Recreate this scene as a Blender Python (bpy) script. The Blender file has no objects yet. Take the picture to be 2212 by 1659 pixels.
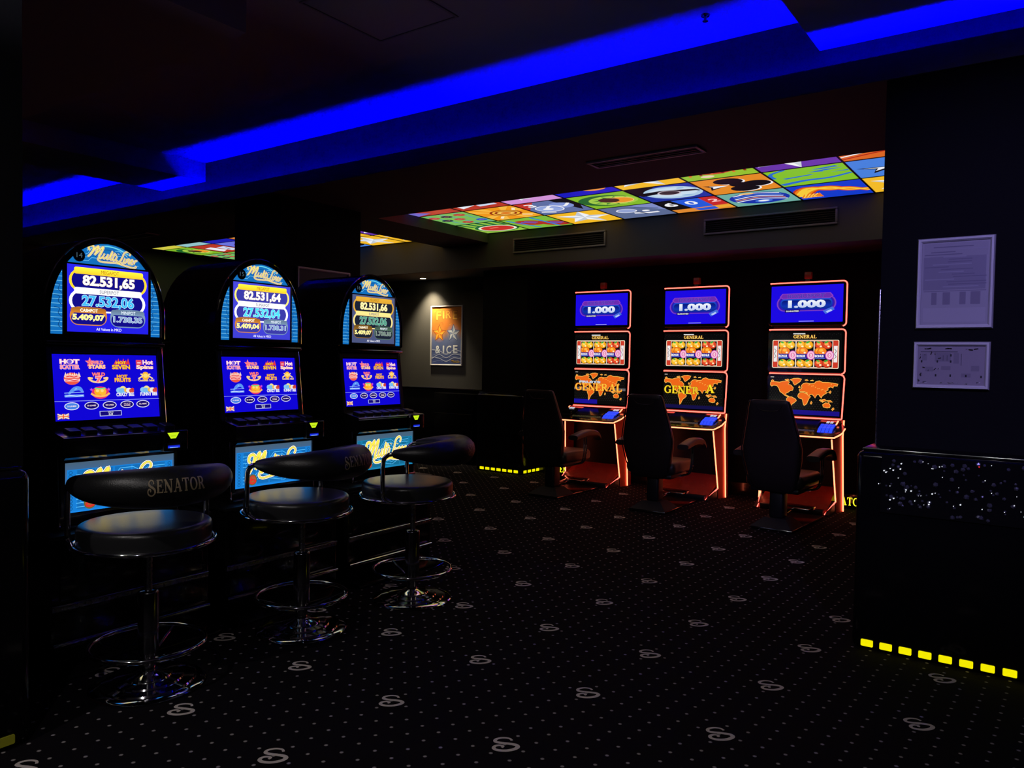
import bpy, bmesh, math, random
from mathutils import Vector, Matrix
random.seed(7)
R = math.radians
S = bpy.context.scene
C = S.collection

# ------------------------------------------------------------------ camera, world, exposure
EXPOSURE = 0.0
cam_d = bpy.data.cameras.new('camera')
cam = bpy.data.objects.new('camera', cam_d); C.objects.link(cam)
F_PX, YAW, PITCH, ROLL = 1651.1, R(35.628), R(1.713), R(0.952)
cam_d.sensor_fit = 'HORIZONTAL'; cam_d.sensor_width = 36.0
cam_d.lens = 36.0 * F_PX / 2212.0
cam_d.clip_start = 0.05; cam_d.clip_end = 100
_f = Vector((-math.sin(YAW) * math.cos(PITCH), math.cos(YAW) * math.cos(PITCH), -math.sin(PITCH)))
_r = Vector((math.cos(YAW), math.sin(YAW), 0)); _u = _r.cross(_f)
_r2 = _r * math.cos(ROLL) + _u * math.sin(ROLL); _u2 = _u * math.cos(ROLL) - _r * math.sin(ROLL)
M = Matrix((_r2, _u2, -_f)).transposed().to_4x4(); M.translation = Vector((0, 0, 1.27))
cam.matrix_world = M
S.camera = cam
w = bpy.data.worlds.new('night'); S.world = w; w.use_nodes = True
w.node_tree.nodes['Background'].inputs[0].default_value = (0.0, 0.0, 0.0, 1)
w.node_tree.nodes['Background'].inputs[1].default_value = 0.0
S.view_settings.view_transform = 'Standard'; S.view_settings.look = 'None'
S.view_settings.exposure = EXPOSURE; S.view_settings.gamma = 1.0
S.view_settings.use_curve_mapping = False
S.cycles.use_denoising = True
S.cycles.max_bounces = 5; S.cycles.diffuse_bounces = 3; S.cycles.glossy_bounces = 4; S.cycles.use_light_tree = False
S.cycles.sample_clamp_indirect = 4.0
S.cycles.caustics_reflective = False; S.cycles.caustics_refractive = False

# ------------------------------------------------------------------ materials
def lin(c):
    return tuple(((v / 255) / 12.92 if v / 255 <= 0.04045 else ((v / 255 + 0.055) / 1.055) ** 2.4) for v in c)
MATS = {}
def mat(name, base=(0.02, 0.02, 0.02), rough=0.5, metal=0.0, emit=None, strength=1.0, attr=None, bump=0.0, bscale=60, coat=0.0, grain=0.0, spec=0.5):
    m = bpy.data.materials.new(name); m.use_nodes = True
    nt = m.node_tree; b = nt.nodes['Principled BSDF']
    b.inputs['Base Color'].default_value = (*base, 1); b.inputs['Roughness'].default_value = rough
    b.inputs['Metallic'].default_value = metal; b.inputs['Specular IOR Level'].default_value = spec
    b.inputs['Coat Weight'].default_value = coat
    if emit:
        b.inputs['Emission Color'].default_value = (*emit, 1); b.inputs['Emission Strength'].default_value = strength
    if attr:
        a = nt.nodes.new('ShaderNodeVertexColor'); a.layer_name = 'Col'
        if attr == 'emit':
            nt.links.new(a.outputs[0], b.inputs['Emission Color']); b.inputs['Emission Strength'].default_value = strength
        else:
            nt.links.new(a.outputs[0], b.inputs['Base Color'])
    if bump or grain:
        tc = nt.nodes.new('ShaderNodeTexCoord'); n = nt.nodes.new('ShaderNodeTexNoise')
        n.inputs['Scale'].default_value = bscale; n.inputs['Detail'].default_value = 4
        nt.links.new(tc.outputs['Object'], n.inputs['Vector'])
        if bump:
            bp = nt.nodes.new('ShaderNodeBump'); bp.inputs['Strength'].default_value = bump; bp.inputs['Distance'].default_value = 0.01
            nt.links.new(n.outputs[0], bp.inputs['Height']); nt.links.new(bp.outputs[0], b.inputs['Normal'])
        if grain:
            cr = nt.nodes.new('ShaderNodeMapRange'); cr.inputs[3].default_value = rough - grain; cr.inputs[4].default_value = rough + grain
            nt.links.new(n.outputs[0], cr.inputs[0]); nt.links.new(cr.outputs[0], b.inputs['Roughness'])
    MATS[name] = m
    return m
mat('gloss_black', (0.006, 0.006, 0.007), 0.16, coat=0.3, grain=0.05, bscale=14)
mat('satin_black', (0.010, 0.010, 0.011), 0.42, bump=0.05, bscale=220)
mat('wall_paint', (0.055, 0.054, 0.052), 0.85, bump=0.08, bscale=90)
mat('dark_paint', (0.0045, 0.0045, 0.006), 0.8, bump=0.08, bscale=90, spec=0.12)
mat('cove_paint', (0.48, 0.48, 0.54), 0.85, bump=0.05, bscale=70)
mat('riser_paint', (0.036, 0.036, 0.042), 0.85, bump=0.05, bscale=70)
mat('soffit_paint', (0.055, 0.053, 0.053), 0.85, bump=0.05, bscale=70)
mat('wainscot_gloss', (0.004, 0.004, 0.005), 0.12, grain=0.04, bscale=9)
mat('chrome', (0.82, 0.82, 0.84), 0.07, metal=1.0, grain=0.03, bscale=30)
mat('rail_steel', (0.75, 0.75, 0.77), 0.24, metal=1.0, grain=0.05, bscale=60)
mat('brushed', (0.42, 0.42, 0.44), 0.28, metal=1.0, grain=0.06, bscale=80)
mat('dark_chrome', (0.30, 0.30, 0.33), 0.16, metal=1.0, grain=0.04, bscale=40)
mat('leather', (0.012, 0.012, 0.013), 0.36, bump=0.12, bscale=260)
mat('seat_leather', (0.022, 0.022, 0.024), 0.30, bump=0.05, bscale=160)
mat('chair_leather', (0.030, 0.022, 0.021), 0.38, bump=0.12, bscale=240)
mat('gold_print', (0.34, 0.26, 0.16), 0.5, grain=0.05)
mat('screen_glow', (0.002, 0.002, 0.002), 0.10, attr='emit', strength=1.0, bump=0.0)
mat('screen_glow_strong', (0.002, 0.002, 0.002), 0.10, attr='emit', strength=1.35)
mat('tile_glow', (0.01, 0.01, 0.01), 0.35, attr='emit', strength=0.95)
mat('flat_print', (1, 1, 1), 0.55, attr='base')
mat('gloss_print', (1, 1, 1), 0.12, attr='base')
mat('led_blue', (0, 0, 0), 0.5, emit=(0.0, 0.0, 1.0), strength=135.0)
mat('led_red', (0, 0, 0), 0.5, emit=(1.0, 0.085, 0.060), strength=4.8)
mat('led_amber', (0, 0, 0), 0.5, emit=(1.0, 0.17, 0.075), strength=4.8)
mat('led_yellow', (0, 0, 0), 0.5, emit=(0.90, 0.82, 0.0), strength=1.0)
mat('led_yellow_dim', (0.3, 0.3, 0.02), 0.5, emit=(0.90, 0.82, 0.05), strength=0.02)
mat('led_white', (0, 0, 0), 0.5, emit=(1.0, 0.97, 0.9), strength=2.5)
mat('key_blue', (0.01, 0.01, 0.04), 0.3, emit=(0.02, 0.06, 1.0), strength=1.2)
mat('key_white', (0.5, 0.5, 0.5), 0.3, emit=(0.8, 0.85, 1.0), strength=0.6)
mat('lamp_glow', (0, 0, 0), 0.5, emit=(1.0, 0.86, 0.55), strength=14.0)
mat('violet_fill_glow', (0, 0, 0), 0.5, emit=(0.4, 0.33, 1.0), strength=9.0)
mat('red_panel', (0.46, 0.07, 0.032), 0.34, grain=0.08, bscale=25)
mat('foot_panel', (0.40, 0.05, 0.03), 0.26, grain=0.08, bscale=18)
mat('topper_red', (0.20, 0.02, 0.02), 0.3, emit=(0.8, 0.05, 0.03), strength=0.02)
mat('frame_white', (0.74, 0.72, 0.76), 0.42, grain=0.05)
mat('frame_grey', (0.34, 0.33, 0.35), 0.42, grain=0.05)
mat('vent_grey', (0.11, 0.11, 0.115), 0.55, grain=0.05)
mat('vent_dark', (0.012, 0.012, 0.012), 0.7, grain=0.05)
mat('badge_navy', (0.004, 0.006, 0.016), 0.35, grain=0.05)
mat('rubber', (0.014, 0.014, 0.014), 0.75, grain=0.05)
mat('crystal', (0.10, 0.10, 0.13), 0.25, grain=0.03, metal=0.3)
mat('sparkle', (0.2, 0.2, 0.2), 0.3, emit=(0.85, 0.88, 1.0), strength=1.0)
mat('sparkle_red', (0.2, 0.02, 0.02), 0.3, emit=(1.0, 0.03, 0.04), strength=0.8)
mat('paper', (0.42, 0.41, 0.44), 0.7, grain=0.05)

def carpet_material():
    m = bpy.data.materials.new('carpet'); m.use_nodes = True
    nt = m.node_tree; b = nt.nodes['Principled BSDF']; b.inputs['Roughness'].default_value = 0.95
    b.inputs['Specular IOR Level'].default_value = 0.1
    N = nt.nodes.new; L = nt.links.new
    geo = N('ShaderNodeNewGeometry')
    sub = N('ShaderNodeVectorMath'); sub.operation = 'SUBTRACT'; sub.inputs[1].default_value = (LP0[0], LP0[1], 0)
    L(geo.outputs['Position'], sub.inputs[0])
    det = LA[0] * LB[1] - LA[1] * LB[0]
    comb = N('ShaderNodeCombineXYZ')
    for i, row in enumerate(((LB[1] / det, -LB[0] / det), (-LA[1] / det, LA[0] / det))):
        d = N('ShaderNodeVectorMath'); d.operation = 'DOT_PRODUCT'; d.inputs[1].default_value = (row[0] * 7, row[1] * 7, 0)
        L(sub.outputs[0], d.inputs[0])
        ad = N('ShaderNodeMath'); ad.operation = 'ADD'; ad.inputs[1].default_value = 0.5; L(d.outputs['Value'], ad.inputs[0])
        fr = N('ShaderNodeMath'); fr.operation = 'FRACT'; L(ad.outputs[0], fr.inputs[0])
        sb = N('ShaderNodeMath'); sb.operation = 'SUBTRACT'; sb.inputs[1].default_value = 0.5; L(fr.outputs[0], sb.inputs[0])
        L(sb.outputs[0], comb.inputs[i])
    ln = N('ShaderNodeVectorMath'); ln.operation = 'LENGTH'; L(comb.outputs[0], ln.inputs[0])
    mr = N('ShaderNodeMapRange'); mr.inputs[1].default_value = 0.10; mr.inputs[2].default_value = 0.055
    mr.inputs[3].default_value = 0; mr.inputs[4].default_value = 1; L(ln.outputs['Value'], mr.inputs[0])
    nz = N('ShaderNodeTexNoise'); nz.inputs['Scale'].default_value = 350; nz.inputs['Detail'].default_value = 3
    L(geo.outputs['Position'], nz.inputs['Vector'])
    ramp = N('ShaderNodeMixRGB'); ramp.inputs[1].default_value = (0.0022, 0.0017, 0.0026, 1); ramp.inputs[2].default_value = (0.007, 0.005, 0.008, 1)
    L(nz.outputs[0], ramp.inputs[0])
    mx = N('ShaderNodeMixRGB'); mx.inputs[2].default_value = (0.36, 0.33, 0.33, 1)
    L(mr.outputs[0], mx.inputs[0]); L(ramp.outputs[0], mx.inputs[1]); L(mx.outputs[0], b.inputs['Base Color'])
    bp = N('ShaderNodeBump'); bp.inputs['Strength'].default_value = 0.4; bp.inputs['Distance'].default_value = 0.004
    L(nz.outputs[0], bp.inputs['Height']); L(bp.outputs[0], b.inputs['Normal'])
    MATS['carpet'] = m
LP0 = (-1.458, 2.027); LA = (0.5255, -0.004); LB = (0.0165, 0.511)
carpet_material()
mat('carpet_motif', (0.66, 0.58, 0.54), 0.95, bump=0.3, bscale=350)

# ------------------------------------------------------------------ mesh helpers
class MB:
    def __init__(s): s.v = []; s.f = []; s.sm = []
    def add(s, vs, fs, smooth=False):
        o = len(s.v); s.v += [tuple(p) for p in vs]
        for f in fs: s.f.append([i + o for i in f]); s.sm.append(smooth)
        return s
    def box(s, x0, x1, y0, y1, z0, z1):
        v = [(x, y, z) for z in (z0, z1) for y in (y0, y1) for x in (x0, x1)]
        return s.add(v, [(0, 2, 3, 1), (4, 5, 7, 6), (0, 1, 5, 4), (2, 6, 7, 3), (0, 4, 6, 2), (1, 3, 7, 5)])
    def rbox(s, x0, x1, y0, y1, z0, z1, b=0.01, seg=2):
        bm = bmesh.new(); bmesh.ops.create_cube(bm, size=1)
        for p in bm.verts:
            p.co = Vector(((x0 + x1) / 2 + p.co.x * (x1 - x0), (y0 + y1) / 2 + p.co.y * (y1 - y0), (z0 + z1) / 2 + p.co.z * (z1 - z0)))
        bmesh.ops.bevel(bm, geom=list(bm.edges), offset=min(b, 0.49 * min(x1 - x0, y1 - y0, z1 - z0)), segments=seg, affect='EDGES', profile=0.5)
        return s.bm(bm, True)
    def bm(s, bm, smooth=False, mtx=None):
        bm.verts.ensure_lookup_table(); bm.verts.index_update()
        s.add([(mtx @ p.co if mtx else p.co) for p in bm.verts], [[q.index for q in f.verts] for f in bm.faces], smooth); bm.free(); return s
    def prism(s, outline, ex, ey, n, depth, org=(0, 0, 0), b=0.0):
        """outline in the (ex,ey) plane, extruded from org by depth along -n; b chamfers the front edge"""
        ex, ey, n, org = Vector(ex), Vector(ey), Vector(n), Vector(org)
        k = len(outline); vs = []
        rings = [(0, b), (b, 0), (depth, 0)] if b else [(0, 0), (depth, 0)]
        cx = sum(p[0] for p in outline) / k; cy = sum(p[1] for p in outline) / k
        for d, ins in rings:
            for (x, y) in outline:
                if ins:
                    l = math.hypot(x - cx, y - cy) or 1; x, y = x - (x - cx) / l * ins * 1.2, y - (y - cy) / l * ins * 1.2
                vs.append(org + ex * x + ey * y - n * d)
        fs = [list(range(k)), list(range((len(rings) - 1) * k, len(rings) * k))[::-1]]
        for r in range(len(rings) - 1):
            for i in range(k): fs.append((r * k + i, r * k + k + i, r * k + k + (i + 1) % k, r * k + (i + 1) % k))
        return s.add(vs, fs)
    def tube(s, pts, r, seg=10, closed=False, cap=True):
        pts = [Vector(p) for p in pts]; n = len(pts); rs = r if isinstance(r, (list, tuple)) else [r] * n
        vs = []; prev = None
        for i, p in enumerate(pts):
            if closed: t = pts[(i + 1) % n] - pts[i - 1]
            else: t = pts[min(i + 1, n - 1)] - pts[max(i - 1, 0)]
            t.normalize()
            if prev is None:
                a = Vector((0, 0, 1)) if abs(t.z) < 0.9 else Vector((1, 0, 0)); u = t.cross(a).normalized()
            else:
                u = prev - t * prev.dot(t); u.normalize()
            prev = u; q = t.cross(u)
            for j in range(seg):
                an = 2 * math.pi * j / seg; vs.append(p + (u * math.cos(an) + q * math.sin(an)) * rs[i])
        fs = []
        for i in range(n if closed else n - 1):
            a, c = i * seg, ((i + 1) % n) * seg
            for j in range(seg): fs.append((a + j, a + (j + 1) % seg, c + (j + 1) % seg, c + j))
        if cap and not closed: fs += [list(range(seg))[::-1], list(range((n - 1) * seg, n * seg))]
        return s.add(vs, fs, True)
    def lathe(s, prof, seg=40, c=(0, 0, 0)):
        vs = []; fs = []; n = len(prof)
        for (r, z) in prof:
            for j in range(seg):
                a = 2 * math.pi * j / seg; vs.append((c[0] + r * math.cos(a), c[1] + r * math.sin(a), c[2] + z))
        for i in range(n - 1):
            for j in range(seg): fs.append((i * seg + j, i * seg + (j + 1) % seg, (i + 1) * seg + (j + 1) % seg, (i + 1) * seg + j))
        return s.add(vs, fs, True)
def obj(name, mb, m, parent=None, loc=None, auto=True):
    me = bpy.data.meshes.new(name); me.from_pydata(mb.v, [], mb.f); me.update()
    me.polygons.foreach_set('use_smooth', mb.sm)
    if m: me.materials.append(MATS[m])
    bm = bmesh.new(); bm.from_mesh(me); bmesh.ops.recalc_face_normals(bm, faces=bm.faces); bm.to_mesh(me); bm.free()
    if auto and any(mb.sm):
        try: me.set_sharp_from_angle(angle=R(38))
        except Exception: pass
    o = bpy.data.objects.new(name, me); C.objects.link(o)
    if parent: o.parent = parent
    if loc: o.location = loc
    return o
def tag(o, label=None, cat=None, group=None, kind=None):
    if label: o['label'] = label
    if cat: o['category'] = cat
    if group: o['group'] = group
    if kind: o['kind'] = kind
    return o
def thing(name, label, cat, loc, rotz=0.0, group=None):
    o = bpy.data.objects.new(name, None); C.objects.link(o); o.empty_display_size = 0.1
    o.location = loc; o.rotation_euler = (0, 0, rotz)
    return tag(o, label, cat, group)
def struct(name, mb, m, label, parent=None):
    o = obj(name, mb, m, parent)
    if not parent: tag(o, label, None, None, 'structure')
    return o
def link_copy(src, parent, loc=None):
    c = src.copy(); C.objects.link(c); c.parent = parent
    if loc is not None: c.location = loc
    return c
def copy_tree(root, loc, rotz, label):
    r = root.copy(); C.objects.link(r); r.location = loc; r.rotation_euler = (0, 0, rotz); r['label'] = label
    def rec(a, b):
        for ch in a.children:
            d = ch.copy(); C.objects.link(d); d.parent = b; rec(ch, d)
    rec(root, r); return r
def arc(cx, cy, r, a0, a1, n, ry=None):
    ry = r if ry is None else ry
    return [(cx + r * math.cos(R(a0 + (a1 - a0) * i / n)), cy + ry * math.sin(R(a0 + (a1 - a0) * i / n))) for i in range(n + 1)]
def rrect(x0, y0, x1, y1, r, n=5):
    r = min(r, (x1 - x0) / 2, (y1 - y0) / 2)
    return (arc(x1 - r, y0 + r, r, -90, 0, n) + arc(x1 - r, y1 - r, r, 0, 90, n) + arc(x0 + r, y1 - r, r, 90, 180, n) + arc(x0 + r, y0 + r, r, 180, 270, n))
def spline(pts, n=6, closed=False):
    out = []; k = len(pts)
    for i in range(k if closed else k - 1):
        g = lambda j: pts[j % k] if closed else pts[max(0, min(k - 1, j))]
        p0, p1, p2, p3 = g(i - 1), g(i), g(i + 1), g(i + 2)
        for q in range(n):
            t = q / n
            out.append(tuple(0.5 * (2 * p1[d] + (p2[d] - p0[d]) * t + (2 * p0[d] - 5 * p1[d] + 4 * p2[d] - p3[d]) * t * t + (3 * p1[d] - p0[d] - 3 * p2[d] + p3[d]) * t ** 3) for d in range(len(p1))))
    if not closed: out.append(tuple(pts[-1]))
    return out

# ------------------------------------------------------------------ flat graphics (prints on screens, signs, posters)
_TXT = {}
def text_mesh(s, bold=0.0):
    k = (s, bold)
    if k not in _TXT:
        cu = bpy.data.curves.new('t', 'FONT'); cu.body = s; cu.resolution_u = 3; cu.offset = bold
        cu.fill_mode = 'FRONT'
        o = bpy.data.objects.new('t', cu)
        me = bpy.data.meshes.new_from_object(o)
        _TXT[k] = ([(p.co.x, p.co.y) for p in me.vertices], [list(p.vertices) for p in me.polygons])
        bpy.data.objects.remove(o); bpy.data.curves.remove(cu); bpy.data.meshes.remove(me)
    return _TXT[k]
class Canvas:
    """flat layered print; each drawing call lies a hair above the one before"""
    def __init__(s, step=0.00002): s.v = []; s.f = []; s.c = []; s.k = 1; s.step = step; s.tf = None
    def raw(s, pts, faces, col, cols=None):
        o = len(s.v); h = s.k * s.step
        for p in pts:
            x, y = s.tf(p) if s.tf else p
            s.v.append((x, y, h))
        for f in faces:
            s.f.append([i + o for i in f]); s.c.append([lin(cols[i]) for i in f] if cols else [lin(col)] * len(f))
        return s
    def up(s): s.k += 1; return s
    def poly(s, pts, col): s.up(); return s.raw(pts, [list(range(len(pts)))], col)
    def rect(s, x0, y0, x1, y1, col): return s.poly([(x0, y0), (x1, y0), (x1, y1), (x0, y1)], col)
    def grad(s, x0, y0, x1, y1, cb, ct): s.up(); return s.raw([(x0, y0), (x1, y0), (x1, y1), (x0, y1)], [(0, 1, 2, 3)], None, [cb, cb, ct, ct])
    def rrect(s, x0, y0, x1, y1, r, col): return s.poly(rrect(x0, y0, x1, y1, r), col)
    def rrect2(s, x0, y0, x1, y1, r, cb, ct):
        p = rrect(x0, y0, x1, y1, r); s.up()
        mixc = lambda t: tuple(cb[i] + (ct[i] - cb[i]) * t for i in range(3))
        return s.raw(p, [list(range(len(p)))], None, [mixc((q[1] - y0) / (y1 - y0)) for q in p])
    def ell(s, x, y, rx, ry, col, n=22, a0=0, a1=360, rot=0):
        p = []
        for i in range(n):
            a = R(a0 + (a1 - a0) * i / n); px, py = rx * math.cos(a), ry * math.sin(a)
            p.append((x + px * math.cos(R(rot)) - py * math.sin(R(rot)), y + px * math.sin(R(rot)) + py * math.cos(R(rot))))
        return s.poly(p, col)
    def ring(s, x, y, rx, ry, t, col, n=26):
        s.up(); o = [(x + rx * math.cos(2 * math.pi * i / n), y + ry * math.sin(2 * math.pi * i / n)) for i in range(n)]
        q = [(x + (rx - t) * math.cos(2 * math.pi * i / n), y + (ry - t) * math.sin(2 * math.pi * i / n)) for i in range(n)]
        return s.raw(o + q, [(i, (i + 1) % n, n + (i + 1) % n, n + i) for i in range(n)], col)
    def frame(s, x0, y0, x1, y1, r, t, col):
        o = rrect(x0, y0, x1, y1, r); q = rrect(x0 + t, y0 + t, x1 - t, y1 - t, max(r - t, 0.0005)); n = len(o); s.up()
        return s.raw(o + q, [(i, (i + 1) % n, n + (i + 1) % n, n + i) for i in range(n)], col)
    def line(s, pts, wd, col, same=False):
        """ribbon through pts; wd number or list"""
        if not same: s.up()
        n = len(pts); ws = wd if isinstance(wd, (list, tuple)) else [wd] * n; vs = []
        for i, p in enumerate(pts):
            a = pts[max(0, i - 1)]; b = pts[min(n - 1, i + 1)]
            dx, dy = b[0] - a[0], b[1] - a[1]; l = math.hypot(dx, dy) or 1
            nx, ny = -dy / l * ws[i] / 2, dx / l * ws[i] / 2
            vs += [(p[0] + nx, p[1] + ny), (p[0] - nx, p[1] - ny)]
        return s.raw(vs, [(2 * i, 2 * i + 1, 2 * i + 3, 2 * i + 2) for i in range(n - 1)], col)
    def star(s, x, y, r, c1, c2, k=0.45, rot=90, n=5):
        s.up(); p = [(x, y)]
        for i in range(2 * n):
            a = R(rot + 180 / n * i); q = r if i % 2 == 0 else r * k; p.append((x + q * math.cos(a), y + q * math.sin(a)))
        for i in range(2 * n): s.raw([p[0], p[1 + i], p[1 + (i + 1) % (2 * n)]], [(0, 1, 2)], c1 if i % 2 else c2)
        return s
    def text(s, t, x0, y0, x1, y1, col, bold=0.0, shear=0.0, outline=None, ow=0.03, keep=False, col2=None):
        """text fitted into the box"""
        if 'M' in t: bold, outline = 0.0, None
        bv, bf = text_mesh(t, bold)
        if not bv: return s
        ax, bx = min(p[0] for p in bv), max(p[0] for p in bv); ay, by = min(p[1] for p in bv), max(p[1] for p in bv)
        sx, sy = (x1 - x0) / (bx - ax), (y1 - y0) / (by - ay)
        ox, oy = x0, y0
        if keep:
            sc = min(sx, sy); ox = x0 + ((x1 - x0) - sc * (bx - ax)) / 2; oy = y0 + ((y1 - y0) - sc * (by - ay)) / 2; sx = sy = sc
        def pl(vv, ff, c, c2=None):
            s.up(); q = [(ox + (p[0] - ax) * sx + (p[1] - ay) * sy * shear, oy + (p[1] - ay) * sy) for p in vv]
            if c2: s.raw(q, ff, None, [tuple(c[i] + (c2[i] - c[i]) * min(1, max(0, (p[1] - ay) / (by - ay))) for i in range(3)) for p in vv])
            else: s.raw(q, ff, c)
        if outline:
            vv, ff = text_mesh(t, bold + ow); pl(vv, ff, outline)
        pl(bv, bf, col, col2); return s
    def build(s, name, m, parent, org, ex, ey, n=None, off=0.0):
        ex, ey, org = Vector(ex).normalized(), Vector(ey).normalized(), Vector(org); n = ex.cross(ey)
        me = bpy.data.meshes.new(name)
        me.from_pydata([org + ex * p[0] + ey * p[1] + n * (p[2] + off) for p in s.v], [], s.f); me.update()
        ca = me.color_attributes.new('Col', 'FLOAT_COLOR', 'CORNER')
        flat = []
        for c in s.c:
            for q in c: flat += [q[0], q[1], q[2], 1.0]
        ca.data.foreach_set('color', flat)
        me.materials.append(MATS[m])
        o = bpy.data.objects.new(name, me); C.objects.link(o)
        if parent: o.parent = parent
        return o

S_PATH = spline([(0.80, 0.72), (0.72, 0.90), (0.46, 0.985), (0.20, 0.90), (0.15, 0.72), (0.34, 0.60), (0.64, 0.50), (0.90, 0.37), (0.94, 0.19), (0.74, 0.04), (0.44, -0.01), (0.14, 0.07), (0.02, 0.22), (0.08, 0.37), (0.26, 0.42), (0.40, 0.33), (0.33, 0.24)], 5)
# serif capitals as ribbons: (strokes with widths) in a unit box; T thick, t thin
def serif_glyph(ch):
    T, t = 0.20, 0.09; st = []; W = 0.8
    def bar(x0, y0, x1, y1, wd): st.append(([(x0 + (x1 - x0) * i / 6, y0 + (y1 - y0) * i / 6) for i in range(7)], wd))
    def ser(x, y, l=0.17): st.append(([(x - l, y), (x + l, y)], t))
    e = t / 2
    if ch == 'E':
        W = 0.72; bar(0.17, 0, 0.17, 1, T); bar(0.02, e, 0.64, e, t); bar(0.02, 1 - e, 0.62, 1 - e, t); bar(0.2, 0.52, 0.48, 0.52, t)
        bar(0.62, 0, 0.68, 0.26, t); bar(0.60, 1, 0.62, 0.76, t); bar(0.48, 0.40, 0.48, 0.64, t)
    elif ch == 'N':
        W = 0.95; bar(0.17, 0, 0.17, 1, t); bar(0.12, 0.98, 0.80, 0.0, T); bar(0.80, 0, 0.80, 1, t); ser(0.17, e); ser(0.1, 1 - e, 0.1); ser(0.80, 1 - e)
    elif ch == 'A':
        W = 0.95; bar(0.17, 0, 0.47, 1, t); bar(0.46, 1, 0.78, 0, T); bar(0.27, 0.33, 0.66, 0.33, t); ser(0.16, e, 0.15); ser(0.78, e, 0.17)
    elif ch == 'T':
        W = 0.82; bar(0.41, 0, 0.41, 1, T); bar(0.04, 1 - e, 0.78, 1 - e, t); ser(0.41, e, 0.18); bar(0.05, 1, 0.04, 0.74, t); bar(0.77, 1, 0.78, 0.74, t)
    elif ch in 'OG':
        W = 0.95; p = []; ws = []
        rng = range(0, 25) if ch == 'O' else range(3, 23)
        for i in rng:
            a = 2 * math.pi * i / 24; p.append((0.46 + 0.37 * math.cos(a), 0.5 + 0.46 * math.sin(a))); ws.append(t + (T - t) * abs(math.cos(a)) ** 1.4)
        st.append((p, ws))
        if ch == 'G': bar(0.76, 0.06, 0.76, 0.42, T * 0.9); ser(0.74, 0.44, 0.17); bar(0.78, 0.95, 0.74, 0.68, t)
    elif ch == 'R':
        W = 0.9; bar(0.17, 0, 0.17, 1, T); ser(0.17, e); bar(0.02, 1 - e, 0.4, 1 - e, t); bar(0.2, 0.48, 0.42, 0.48, t)
        p = []; ws = []
        for i in range(9):
            a = R(90 - 180 * i / 8); p.append((0.40 + 0.22 * math.cos(a), 0.725 + 0.24 * math.sin(a))); ws.append(t + (T - t) * abs(math.cos(a)))
        st.append((p, ws)); bar(0.42, 0.48, 0.74, 0.02, T * 0.9); ser(0.78, e, 0.10)
    elif ch == 'L':
        W = 0.72; bar(0.17, 0, 0.17, 1, T); ser(0.17, 1 - e); bar(0.02, e, 0.66, e, t); bar(0.64, 0, 0.69, 0.3, t)
    elif ch == 'S':
        W = 0.86; p = [(0.02 + 0.80 * q[0], -0.18 + 1.18 * q[1]) for q in S_PATH]; n = len(p)
        st.append((p, [t + (T - t) * (0.85 if 0.25 < i / n < 0.5 else 0.25) for i in range(n)]))
    return st, W
def serif_text(cv, s, x0, y0, x1, y1, col, outline=None, ow=0.0, gap=0.06):
    gl = [serif_glyph(c) for c in s]; tot = sum(g[1] for g in gl) + gap * (len(s) - 1)
    sx, sy = (x1 - x0) / tot, (y1 - y0); old = cv.tf
    for pas in ((outline, ow), (col, 0)):
        if pas[0] is None: continue
        cv.up(); x = 0
        for st, W in gl:
            for p, wd in st:
                ws = [q + pas[1] for q in wd] if isinstance(wd, list) else wd + pas[1]
                cv.tf = (lambda q, X=x: (lambda a: old(a) if old else a)((x0 + (X + q[0]) * sx, y0 + q[1] * sy)))
                cv.line(p, ws, pas[0], same=True)
            x += W + gap
    cv.tf = old
def s_logo(cv, x, y, sc, col, rot=0.0, wd=0.14):
    def T(q):
        a, b = (q[0] - 0.48) * sc, (q[1] - 0.48) * sc
        return (x + a * math.cos(rot) - b * math.sin(rot), y + a * math.sin(rot) + b * math.cos(rot))
    n = len(S_PATH); ws = [wd * sc * (0.75 + 0.55 * math.sin(math.pi * min(1, max(0, (i / n - 0.05) / 0.9)))) for i in range(n)]
    cv.line([T(p) for p in S_PATH], ws, col)

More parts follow.
